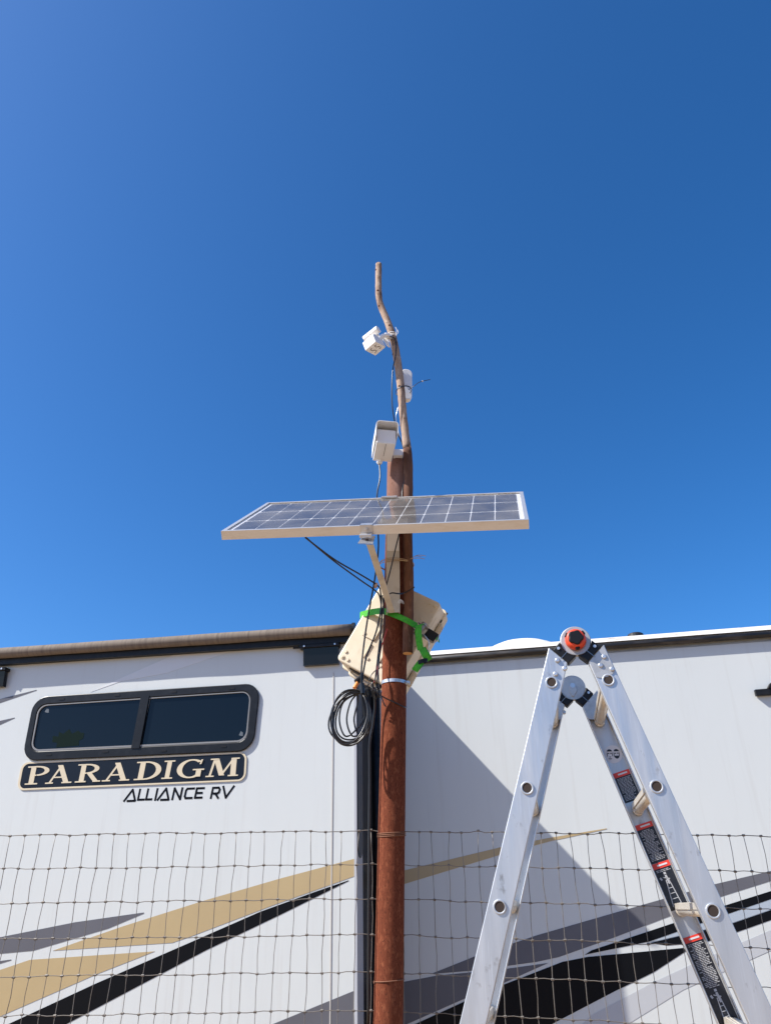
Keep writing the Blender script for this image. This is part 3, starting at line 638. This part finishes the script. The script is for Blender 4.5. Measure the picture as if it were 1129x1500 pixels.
# the face seen lies on local y = 0
KS = 2.735/2.67; CWd, CHt, CDp = .252*KS, .365*KS, .165
KM.translation = CAM+(Vector((.013, 2.67, 2.32))-CAM)*KS
cs = empty('equipment_case', KM); tag(cs, 'beige plastic equipment case hanging tilted behind the rusty post', 'case')
a, b_ = CWd/2, CHt/2
def slab(y0, y1, gx_, gz_, r_):
    q = [Vector((-a-gx_, y0, b_+gz_)), Vector((a+gx_, y0, b_+gz_)), Vector((a+gx_, y0, -b_-gz_)), Vector((-a-gx_, y0, -b_-gz_))]
    return rrect(q, r_, 5), y1-y0
p, h = slab(0, .095, 0, 0, .045); MB().prism(p, (0, h, 0)).build('tub', M['case'], cs, bevel=.005)
p, h = slab(.0952, .112, .008, .008, .05); MB().prism(p, (0, h, 0)).build('rim', M['case'], cs, bevel=.003)
p, h = slab(.1135, CDp, .004, .004, .05); MB().prism(p, (0, h, 0)).build('lid', M['case'], cs, bevel=.006)
MB().box((0, .1128, 0), (CWd+.012, .0016, CHt+.012)).build('gasket', M['casedark'], cs)
for X in (-1, 1):
    for Z in (-1, 1):
        MB().tube([(X*(a-.018), .001, Z*(b_-.018)), (X*(a-.018), -.004, Z*(b_-.018))], [.0085, .0075], 14).tube([(X*(a-.018), -.003, Z*(b_-.018)), (X*(a-.018), -.006, Z*(b_-.018))], .0035, 8).build('foot_boss', M['case'], cs)
        for dx, dz in ((.024, 0), (0, .024)):
            MB().tube([(X*(a-.018-dx), .001, Z*(b_-.018-dz)), (X*(a-.018-dx), -.004, Z*(b_-.018-dz))], .0062, 12).build('boss', M['case'], cs)
for X, Z in ((-.085, .06), (-.085, -.05), (-.02, -.13), (.04, -.13), (-.085, .11), (.085, .10), (.085, .0), (.02, .13)):
    MB().tube([(X, .001, Z), (X, -.004, Z)], .0062, 12).build('boss', M['case'], cs)
for X, Z, wd, hh in ((-.060, .030, .055, .0035), (-.060, -.058, .055, .0035), (-.035, -.105, .0035, .06), (.03, -.105, .0035, .06), (-.034, -.014, .0035, .09), (.06, .05, .055, .0035)):
    MB().box((X, -.0015, Z), (wd, .008, hh)).build('rib', M['case'], cs)
# latches on the right-hand long side, handle on the short lower side
for Z in (.105, -.105):
    o = MB().box((a+.009, .104, Z), (.012, .046, .058)).build('latch', M['latch'], cs, bevel=.003)
    for t in range(5): MB().box((a+.0155, .104, Z-.02+t*.010), (.0025, .034, .003)).build('latch_ridge', M['latch'], o)
    MB().box((a+.0035, .104, Z+.04), (.004, .03, .012)).build('latch_slot', M['casedark'], o)
MB().box((-.02, .05, -b_-.003), (.11, .045, .004)).build('handle_recess', M['casedark'], cs)
k = MB(); k.tube(catmull([(-.07, .05, -b_-.004), (-.066, .05, -b_-.018), (-.02, .05, -b_-.020), (.026, .05, -b_-.018), (.03, .05, -b_-.004)], 4), .007, 10); k.build('handle', M['case'], cs, smooth=True)
for X in (.055, .085):
    MB().tube([(X, .05, -b_+.002), (X, .05, -b_-.012), (X, .05, -b_-.0121), (X, .05, -b_-.030)], [.012, .012, .009, .007], 12).build('cable_gland', M['black'], cs)

# ------------------------------------------------------------------ green ratchet strap
st = empty('ratchet_strap', T(at(575, 900, 2.6))); tag(st, 'bright green ratchet strap holding the case against the post', 'strap'); ist = T(-at(575, 900, 2.6))
sw = Vector((0.0, 0, .024))
pts = [at(529, 905, 2.88), at(527.5, 902, 2.80), at(530, 900, 2.768), at(545, 896.5, 2.728), at(558, 895, 2.645), at(568, 897, 2.613), at(577, 900.5, 2.606), at(588, 905, 2.590), at(598, 910, 2.576), at(605, 914, 2.585), at(611, 917, 2.60)]
MB().ribbon(catmull(pts, 4), sw, .0022).build('band', M['strap'], st, smooth=False, inv=ist)
MB().ribbon(catmull([at(643, 937, 2.78), at(637, 931, 2.69), at(628, 926, 2.64)], 4), sw, .0022).build('band', M['strap'], st, inv=ist)
rc = at(622, 925, 2.60)
RM = T(rc) @ Matrix.Rotation(R(38), 4, 'Y') @ Matrix.Rotation(R(-15), 4, 'Z')
iRM = ist @ RM
for s_ in (-1, 1): MB().prism([(-.045, 0, s_*.016), (.040, 0, s_*.016), (.050, .012, s_*.016), (.040, .026, s_*.016), (-.040, .022, s_*.016)], (0, 0, .0025)).build('ratchet_side', M['ratchet'], st, inv=iRM)
MB().tube([(-.018, .008, -.021), (-.018, .008, .021)], .0105, 14).build('ratchet_spool', M['ratchet'], st, inv=iRM)
MB().tube([(-.018, .008, -.027), (-.018, .008, -.0185)], .016, 16).tube([(-.018, .008, .0185), (-.018, .008, .027)], .016, 16).build('ratchet_gear', M['ratchet'], st, inv=iRM)
MB().box((.030, -.004, 0), (.045, .008, .034)).build('ratchet_grip', M['black'], st, inv=iRM, bevel=.002)
MB().tube([(.050, .010, -.018), (.056, .010, 0), (.050, .010, .018)], .003, 8).build('ratchet_bar', M['galv'], st, inv=iRM)
MB().tube(catmull([at(621, 930, 2.57), at(628, 940, 2.565), at(627, 955, 2.57)], 4), .0016, 6).build('wire_hook', M['galv'], st, inv=ist)
# hanging tail, rolled up
MB().ribbon(catmull([at(617, 915, 2.578), at(613.5, 916, 2.560), at(612.5, 924, 2.553), at(613.5, 938, 2.553), at(616, 952, 2.556)], 5), Vector((.0225, -.004, .004)), .0022).build('tail', M['strap'], st, inv=ist)
rp = at(623, 958, 2.57); ax = Vector((.80, -.25, .42)).normalized(); k = MB(); pts = []
e1 = ax.orthogonal().normalized(); e2 = ax.cross(e1)
for i in range(60):
    a_ = 2*math.pi*i/20; rr = .009+.0062*i/20; pts.append(rp+(e1*math.cos(a_)+e2*math.sin(a_))*rr)
k.ribbon(pts, ax*.024, .0022).build('rolled_end', M['strap'], st, inv=ist)
k = MB(); k.ribbon([at(619, 969, 2.560)+Vector((math.cos(t)*.016, math.sin(t)*.010, .004*math.cos(t))) for t in [2*math.pi*j/18 for j in range(19)]], (0, 0, .014), .003); k.build('rubber_keeper', M['black'], st, inv=ist)
lp = at(612, 976, 2.565); k = MB()
k.ribbon([lp+Vector((.0, math.cos(t)*.008, 0))+Vector((.012, 0, .015))*math.sin(t) for t in [2*math.pi*j/20 for j in range(21)]], Vector((.019, 0, -.012)), .0022); k.build('tail_loop', M['strap'], st, inv=ist)

# ------------------------------------------------------------------ cables
def cable(pts, r, label, m='cable', name='cable', k=6, cat='cable'):
    c = MB().tube(catmull([at(*q) if len(q) == 3 and not isinstance(q, Vector) else q for q in pts], k), r, 8).build(name, M[m], smooth=True)
    return tag(c, label, cat)
cable([(571, 493, 2.565), (577, 495, 2.570), (580, 503, 2.575), (579, 522, 2.575), (575.5, 540, 2.57), (574, 565, 2.57), (574.5, 595, 2.575), (578, 618, 2.585), (583, 636, 2.60), (589, 650, 2.64), (592, 668, 2.655), (592, 700, 2.60), (589, 722, 2.60), (586.5, 770, 2.56), (580, 800, 2.555), (571, 838, 2.55), (565, 860, 2.56), (562, 880, 2.565), (558, 920, 2.57), (556, 960, 2.575), (552, 1000, 2.57)], .0026, 'black cable running from the small sensor head down the branch')
cable([(583, 596, 2.6), (580, 610, 2.6), (582, 625, 2.62), (588, 648, 2.64)], .0013, 'thin grey lead looping off the branch above the hooded camera', 'galv')
cable([BM @ Vector((-.012, .128, -.060)), (556.5, 700, 2.58), (552.5, 722, 2.58), (551.5, 750, 2.585), (553.5, 775, 2.585), (554, 805, 2.575), (550, 840, 2.56), (545, 870, 2.55), (537, 915, 2.545), (531, 960, 2.545), (529, 990, 2.545), (530, 1012, 2.55)], .0030, 'black cable hanging from the hooded camera down past the panel')
cable([(447, 787, 2.30), (462, 799, 2.33), (492, 821, 2.40), (530, 843, 2.50), (552, 857, 2.56), (557, 866, 2.575), (558, 890, 2.575), (551, 925, 2.56), (538, 958, 2.55), (532, 985, 2.55), (530, 1005, 2.55)], .0030, 'upper of the two black leads slanting from the solar panel to the post')
cable([(449, 788, 2.30), (465, 802, 2.33), (492, 824, 2.40), (528, 850, 2.50), (548, 864, 2.56), (556, 874, 2.575), (559, 900, 2.565), (557, 930, 2.57), (553, 965, 2.575), (549, 1000, 2.575)], .0028, 'lower of the two black leads slanting from the solar panel to the post')
cable([(560, 872, 2.56), (562, 895, 2.56), (563, 915, 2.57), (558, 945, 2.59), (554, 975, 2.60), (556, 1010, 2.59), (562, 1030, 2.585), (565, 1035, 2.59)], .0022, 'black lead running down the left edge of the post beside the case')
cable([(567, 921, 2.608), (563, 935, 2.612), (558, 950, 2.615), (552, 985, 2.61), (548, 1000, 2.60)], .0020, 'red wire crossing the left edge of the post above the coil', 'redwire', cat='wire')
cable([(533, 1004, 2.56), (545, 1010, 2.58), (556, 1018, 2.60), (567, 1024, 2.612), (580, 1030, 2.612), (592, 1036, 2.64), (596, 1036, 2.68)], .0024, 'short black lead wrapped across the post below the steel band')
cable([(540, 998, 2.6), (543, 990, 2.6), (549, 983, 2.605), (556, 979, 2.62)], .0018, 'thin black lead arching up from the top of the cable coil')
# coil
cc = at(514.5, 1048, 2.555); k = MB(); rnd = random.Random(3)
for i in range(7):
    pts = []; rx = .070*rnd.uniform(.86, 1.08); rz = .092*rnd.uniform(.86, 1.05); ox, oz = rnd.uniform(-.008, .008), rnd.uniform(-.012, .004); ph = rnd.uniform(0, 6); th = R(rnd.uniform(8, 24))
    for j in range(41):
        a_ = 2*math.pi*j/40; x = rx*math.cos(a_)*(1+.05*math.sin(2*a_+ph)); z = rz*math.sin(a_)
        # every loop is gathered at the tie at its top right
        gth = max(0, math.cos(a_-1.15))**6; tx, tz = .030, .080
        x, z = x*math.cos(th)+z*math.sin(th)*.55+ox, z*math.cos(th)-x*math.sin(th)*.3+oz
        x = x*(1-gth*.75)+tx*gth*.75; z = z*(1-gth*.75)+tz*gth*.75
        pts.append(cc+Vector((x, (i-3)*.006*(1-gth)+.012*math.sin(a_+ph)*(1-gth), z)))
    k.tube(pts, .0029, 8, cap=False)
for i in range(3):   # inner slack loops
    x1 = -.03+.025*i
    pts = catmull([cc+Vector((.020, .02, .08)), cc+Vector((x1, .03, .05)), cc+Vector((x1-.012, .035, -.01)), cc+Vector((x1+.008, .03, -.062)), cc+Vector((x1+.04, .02, -.050)), cc+Vector((.045, .015, .0)), cc+Vector((.034, .01, .075))], 6)
    k.tube(pts, .0029, 8)
co = k.build('cable_coil', M['cable'], smooth=True); tag(co, 'coil of black cable hanging left of the post below the case', 'cable coil')
MB().tube([at(530, 1001, 2.545), at(531, 1016, 2.545)], .009, 10).build('tie', M['cable'], co)
cable([(545, 1000, 2.60), (549, 1030, 2.62), (546, 1060, 2.63), (541, 1090, 2.63), (541, 1140, 2.635), (540, 1300, 2.64), (539, 1500, 2.645)], .004, 'black cable dropping straight down along the left side of the post')
o = cable([(519, 1008, 2.70), (523, 1001, 2.71), (528, 996, 2.72)], .007, 'orange tipped black plug under the beige case', 'connector', 'cable_plug', cat='plug')
MB().tube([at(522, 999, 2.71), at(530, 992, 2.72)], .011, 12).build('plug_body', M['black'], o)
# clutter of wire ends under the case
k = MB()
for i in range(7):
    q = at(537+i*2.6, 1004+rnd.uniform(-6, 4), 2.60); k.tube(catmull([q, q+Vector((rnd.uniform(-.01, .01), -.01, -.02)), q+Vector((rnd.uniform(-.015, .015), 0, -.04))], 4), .0026, 6)
tag(k.build('wire_bundle', M['cable']), 'bunch of short black wire ends just right of the coil top', 'wires')
# ties and twine
k = MB(); c = at(581, 822, 2.60)
for i in range(3):
    k.tube([c+Vector((.0+math.cos(t)*.066, .03+math.sin(t)*.060, .003*math.sin(t*2+i)-.004*i)) for t in [2*math.pi*j/28 for j in range(29)]], .0013, 5)
for dx, dz in ((.045, .004), (.055, -.004), (.06, .008)):
    k.tube(catmull([c+Vector((.05, -.02, 0)), c+Vector((.05+dx*.5, -.03, dz+.004)), c+Vector((.05+dx, -.03, dz))], 5), .0011, 5)
tag(k.build('twine_lashing', M['twine']), 'tan twine lashing the branch to the post under the panel', 'twine')
k = MB(); k.ribbon(catmull([at(562, 874, 2.575), at(568, 871.5, 2.550), at(574, 868.5, 2.545), at(582, 869.5, 2.550), at(589, 869.5, 2.568), at(597, 866, 2.575), at(607, 860, 2.57)], 4), (0, 0, .005), .0014)
tag(k.build('zip_tie', M['cable']), 'black zip tie across the mount foot and branch above the case', 'zip tie')
k = MB(); q = at(586, 878, 2.56)
for i in range(6): k.tube(catmull([q, q+Vector((.003*i-.006, -.006, -.008)), q+Vector((.0045*i-.010, -.006, -.016-.002*(i % 3)))], 3), .0009, 4)
tag(k.build('cord_tuft', M['white_cord']), 'frayed white cord end poking out above the green strap', 'cord')
k = MB(); k.tube([at(551, 855, 2.56), at(549, 860, 2.555)], .007, 8)
tag(k.build('wire_tie', mat('pinkish_tie', (.55, .40, .36), .7)), 'pale pinkish tie binding the panel leads together', 'tie')

# ------------------------------------------------------------------ aluminium ladder
HX, HY, HZ = .523, 1.9837, 2.0717
lya, lean = R(-11.72), .0234
LM = T((HX, HY, 0)) @ Matrix.Rotation(lya, 4, 'Z') @ T((0, 0, HZ)) @ Matrix.Rotation(-lean, 4, 'X') @ T((0, 0, -HZ))
ld = empty('folding_ladder', LM); tag(ld, 'aluminium folding ladder standing open beside the post', 'ladder')
AL, AR_, S0, D0, WD, STEP = .3156, .2859, .0385, .1189, .4992, .2806
RT = .024; CUT, CHW, DISC = .0635, .0275, .0372
def half(near): return .0285 if near else .0325
def rail_pt(sgn_, l, lat=0.0, y=0.0):
    an_ = AL if sgn_ < 0 else AR_
    return Vector((sgn_*(S0+l*math.sin(an_)+lat*math.cos(an_)), y, HZ-l*math.cos(an_)+lat*math.sin(an_)))
def cut_l(sgn_, lat):
    """where the rail is cut off square to the hinge arm"""
    an_ = AL if sgn_ < 0 else AR_; c_, s_ = math.cos(an_), math.sin(an_)
    return (CUT/.7071-S0-lat*(c_-s_))/(s_+c_)
def rail(sgn_, y0):
    """C-channel: web towards the outside of the ladder, flanges pointing in"""
    near = y0 < .2; h = half(near) if near or sgn_ > 0 else .0235; bot = (HZ-.02)/math.cos(AL if sgn_ < 0 else AR_)
    yo = y0; yi = y0+(RT if near else -RT); t = .003*(1 if near else -1)
    prof = [(-h, yo), (h, yo), (h, yi), (h-.004, yi), (h-.004, yo+t), (-h+.004, yo+t), (-h+.004, yi), (-h, yi)]
    vs = [rail_pt(sgn_, cut_l(sgn_, la), la, y) for la, y in prof]+[rail_pt(sgn_, bot, la, y) for la, y in prof]
    n = len(prof); fs = [(i, (i+1) % n, n+(i+1) % n, n+i) for i in range(n)]+[(0, 1, 4, 5), (1, 2, 3, 4), (0, 5, 6, 7), (8, 13, 12, 9), (9, 12, 11, 10), (8, 15, 14, 13)]
    return MB().add(vs, fs).build('rail', M['ladder'], ld, bevel=.0015)
rails = {}
RIV = {-1: ((-.054, -.054), (-.037, -.077), (-.063, -.091)), 1: ((.0686, -.051), (.057, -.074), (.085, -.0858))}
for sgn_ in (-1, 1):
    for y0 in (-.012, WD+.012):
        near = y0 < .2; r_ = rail(sgn_, y0); rails[sgn_, near] = r_; outd = -1 if near else 1
        for i in range(6):                      # flared rung ends
            c = rail_pt(sgn_, D0+STEP*i, 0, y0+outd*.0012)
            MB().ring(c, (0, 1, 0), .0162, .0118, .0055, 24).build('rung_collar', M['ladder'], r_, bevel=.0012)
            MB().tube([c+Vector((0, outd*.0010, 0)), c+Vector((0, -outd*.002, 0))], .0119, 20).build('rung_bore', M['hole'], r_)
        for dx, dz in RIV[sgn_]:
            yv = y0 if near else y0-.003; o_ = -1
            c = Vector((dx, yv, HZ+dz)); MB().tube([c, c+Vector((0, o_*.0045, 0)), c+Vector((0, o_*.0065, 0))], [.0068, .0066, .0045], 16).build('rivet', M['galv'], r_, smooth=True)
        MB().box(rail_pt(sgn_, (HZ-.03)/math.cos(AL), 0, y0-outd*.012), (.085, .045, .05)).build('rubber_foot', M['black'], r_, bevel=.006)
for sgn_ in (-1, 1):
    an_ = AL if sgn_ < 0 else AR_
    for i in range(6):
        l = D0+STEP*i; c0, c1 = rail_pt(sgn_, l, 0, -.006), rail_pt(sgn_, l, 0, WD+.006); mid = (c0+c1)/2
        o = MB().tube([c0, c1], .0135, 16).build('rung', M['rung'], ld, smooth=True)
        rt = Matrix.Rotation(sgn_*.04, 3, 'Y')
        MB().box(mid+rt @ Vector((0, 0, .0155)), (.034, WD-.012, .0032), rt).build('tread', M['rung'], o)
        MB().box(mid+rt @ Vector((-.0155, 0, .008)), (.0028, WD-.014, .012), rt).build('tread_lip', M['rung'], o)
        MB().box(mid+rt @ Vector((.0155, 0, .008)), (.0028, WD-.016, .012), rt).build('tread_lip', M['rung'], o)
        for dx in (-.010, 0, .010): MB().box(mid+rt @ Vector((dx, 0, .0178)), (.0026, WD-.02, .0016), rt).build('tread_rib', M['rung'], o)
        for yy in (.012, WD-.012): MB().tube([Vector((mid.x, yy-.006, mid.z)), Vector((mid.x, yy+.006, mid.z))], [.0172, .0150] if yy < .2 else [.0150, .0172], 16).build('rung_flare', M['rung'], o, smooth=True)
def hinge(y, near):
    yb = y
    hg = MB().tube([(0, yb-.008, HZ), (0, yb+.008, HZ)], DISC+.004, 40).build('hinge', M['hingeplate'], ld, bevel=.002)
    for sgn_ in (-1, 1):
        d = Vector((sgn_*.7071, 0, -.7071)); t = Vector((sgn_*.7071, 0, .7071)); c = Vector((0, yb, HZ))
        # black collar between disc and rail, cut square to the arm
        arcp = [c+d*(math.cos(a_)*(DISC+.005))+t*(math.sin(a_)*(DISC+.005)) for a_ in [R(-42+84*i/8) for i in range(9)]]
        p = [q_+Vector((0, -.0155, 0)) for q_ in arcp]+[c+d*(CUT-.001)+t*CHW+Vector((0, -.0155, 0)), c+d*(CUT-.001)-t*CHW+Vector((0, -.0155, 0))]
        MB().prism(p, (0, .031, 0)).build('hinge_collar', M['black'], hg, bevel=.0025)
        rv_ = c+d*(DISC+.012)+t*.019+Vector((0, -.0155, 0)); MB().tube([rv_, rv_+Vector((0, -.003, 0))], .0042, 10).build('collar_rivet', M['galv'], hg)
        MB().box(c+d*.055-t*.004+Vector((0, -.0158, 0)), (.0015, .001, .028), Matrix.Rotation(-sgn_*R(45), 3, 'Y')).build('collar_seam', M['ratchet'], hg)
        # steel tongue riveted to the rail
        an_ = AL if sgn_ < 0 else AR_
        yy = -.0122 if near else WD-.012
        if sgn_ > 0 or not near:
            hh = (half(near) if near or sgn_ > 0 else .0235)-.002; pl_ = [rail_pt(sgn_, cut_l(sgn_, hh)+.001, hh, yy), rail_pt(sgn_, cut_l(sgn_, -hh)+.001, -hh, yy)]
            pl_ += [rail_pt(sgn_, .098+.012*math.sin(R(a_)), -hh*math.cos(R(a_)), yy) for a_ in range(10, 171, 20)]
            MB().prism(pl_, (0, -.0022, 0)).build('hinge_tongue', M['hingeplate'], hg)
    if near:
        kb = MB().tube([(0, yb-.008, HZ), (0, yb-.018, HZ), (0, yb-.030, HZ), (0, yb-.036, HZ)], [.0275, .0285, .0262, .0205], 36).build('lock_knob', M['orange'], hg, smooth=True)
        pl = []
        for i in range(36):
            a_ = 2*math.pi*i/36; rr = .0196+.0018*math.cos(5*a_+.5); pl.append(Vector((rr*math.cos(a_), yb-.0345, HZ+rr*math.sin(a_))))
        MB().prism(pl, (0, -.0065, 0)).build('knob_cap', M['black'], kb, bevel=.003)
        for a_ in (35, 155, 275):
            c = Vector((.0265*math.cos(R(a_)), yb-.024, HZ+.0265*math.sin(R(a_)))); MB().box(c, (.012, .016, .006), Matrix.Rotation(-R(a_+90), 3, 'Y')).build('knob_grip', M['black'], kb, bevel=.002)
    else:
        MB().tube([(0, yb-.008, HZ+.006), (0, yb-.0135, HZ+.006)], .0085, 16).build('hinge_bolt', M['galv'], hg)
        MB().prism([(-.011, yb-.0085, HZ+.004), (.011, yb-.0085, HZ+.004), (.012, yb-.0085, HZ-.012), (.0, yb-.0085, HZ-.031), (-.006, yb-.0085, HZ-.029), (-.012, yb-.0085, HZ-.012)], (0, -.004, 0)).build('lock_tab', M['hingeplate'], hg, bevel=.001)
hinge(0, True); hinge(WD, False)
# labels on the far right rail (its inner face, towards the camera)
fr_ = rails[1, False]; yl = WD+.012-.003-.0003
hw = half(False)-.0065
def lab(l0, l1, m, name, w0=-hw, w1=hw, lift=.0, parent=fr_, sgn_=1, y=None):
    y = yl if y is None else y
    p = [rail_pt(sgn_, l0, w0, y-lift), rail_pt(sgn_, l0, w1, y-lift), rail_pt(sgn_, l1, w1, y-lift), rail_pt(sgn_, l1, w0, y-lift)]
    return MB().prism(p, (0, -.0006, 0)).build(name, M[m], parent)
def warn(l0, l1, seed, pict=False):
    rnd2 = random.Random(seed); k = MB()
    lab(l0, l1, 'lblack', 'warning_label'); lab(l0, l0+.015, 'lred', 'label_header', lift=.0008)
    lab(l0+.005, l0+.0095, 'lwhite', 'label_print', -hw+.014, hw-.008, .0016)
    def seg(la, wa, lb, wb, th=.0024):
        A_, B2 = rail_pt(1, la, wa, yl-.0010), rail_pt(1, lb, wb, yl-.0010); t_ = (B2-A_).normalized(); n_ = Vector((-t_.z, 0, t_.x))*th/2
        k.prism([A_-n_, B2-n_, B2+n_, A_+n_], (0, -.0004, 0))
    l = l0+.020; stop = l1-.006 if not pict else l0+(l1-l0)*(.2 if l1-l0 < .15 else .5)
    while l < stop:      # lines of small print, broken into words
        w_ = -hw+.005+(0 if rnd2.random() < .8 else .008); end = hw-.004-rnd2.uniform(0, .012)*(rnd2.random() < .5)
        while w_ < end-.004:
            wl_ = min(rnd2.uniform(.003, .011), end-w_); seg(l, w_, l, w_+wl_, .0017); w_ += wl_+.0016
        l += .0038
    if pict:      # little drawing of a figure on a ladder
        c0 = max(stop+.022, l0+.040); c1 = l1-.008
        for s2 in (-1, 1): seg(c0, s2*.004, c1, s2*.013-.002)
        nr = max(4, int((c1-c0)/.012))
        for q_ in range(nr):
            f_ = (q_+.6)/nr; seg(c0+(c1-c0)*f_, -.004-.011*f_, c0+(c1-c0)*f_, .004+.007*f_, .0016)
        seg(c0-.012, .0, c0+.012, .002, .006); seg(c0-.020, 0, c0-.014, 0, .007); seg(c0-.008, -.010, c0, .008, .0025)
        seg(c0-.006, -.014, c0-.004, -.019, .008)
    k.build('label_print', M['lprint'], fr_)
# sticker: pale disc with two heads drawn in dark ink
sc = rail_pt(1, .2235, 0, yl); pts = [sc+Vector((.0275*math.cos(2*math.pi*i/32), 0, .0275*math.sin(2*math.pi*i/32))) for i in range(32)]
sd = MB().prism(pts, (0, -.0006, 0)).build('round_sticker', M['lwhite'], fr_)
def ell(cx, cz, rx, rz, a0=0, a1=360, lift=.0010): return [sc+Vector((cx+rx*math.cos(R(a0+(a1-a0)*i/14)), -lift, cz+rz*math.sin(R(a0+(a1-a0)*i/14)))) for i in range(15)]
for hx, beard in ((-.0105, 0), (.0105, 1)):
    k = MB(); k.prism(ell(hx, .006, .0085, .0095, 15, 165), (0, -.0003, 0))
    for ex_ in (-.0038, .0038): k.prism(ell(hx+ex_, .0025, .0026, .0016), (0, -.0003, 0)); k.prism(ell(hx+ex_*2.1, -.001, .0011, .007), (0, -.0003, 0))
    if beard: k.prism(ell(hx, -.005, .0078, .0090, 180, 360), (0, -.0003, 0))
    else: k.prism(ell(hx, -.0085, .0030, .0012), (0, -.0003, 0)); k.prism(ell(hx, -.0125, .0060, .0030, 190, 350), (0, -.0003, 0))
    k.build('printed_head', M['lblack'], sd)
warn(.2787, .370, 1); warn(.437, .5485, 2); warn(.549, .675, 3, True); warn(.745, 1.005, 4, True)
# narrow labels inside the near left rail, seen edge-on
ln = rails[-1, True]; wi = -half(True)+.0045
for l0, l1 in ((.36, .52), (.60, .80)):
    p = [rail_pt(-1, l0, wi+.0002, -.004), rail_pt(-1, l0, wi+.0002, .008), rail_pt(-1, l1, wi+.0002, .008), rail_pt(-1, l1, wi+.0002, -.004)]
    MB().prism(p, (.0007, 0, 0)).build('edge_label', M['lblack'], ln)
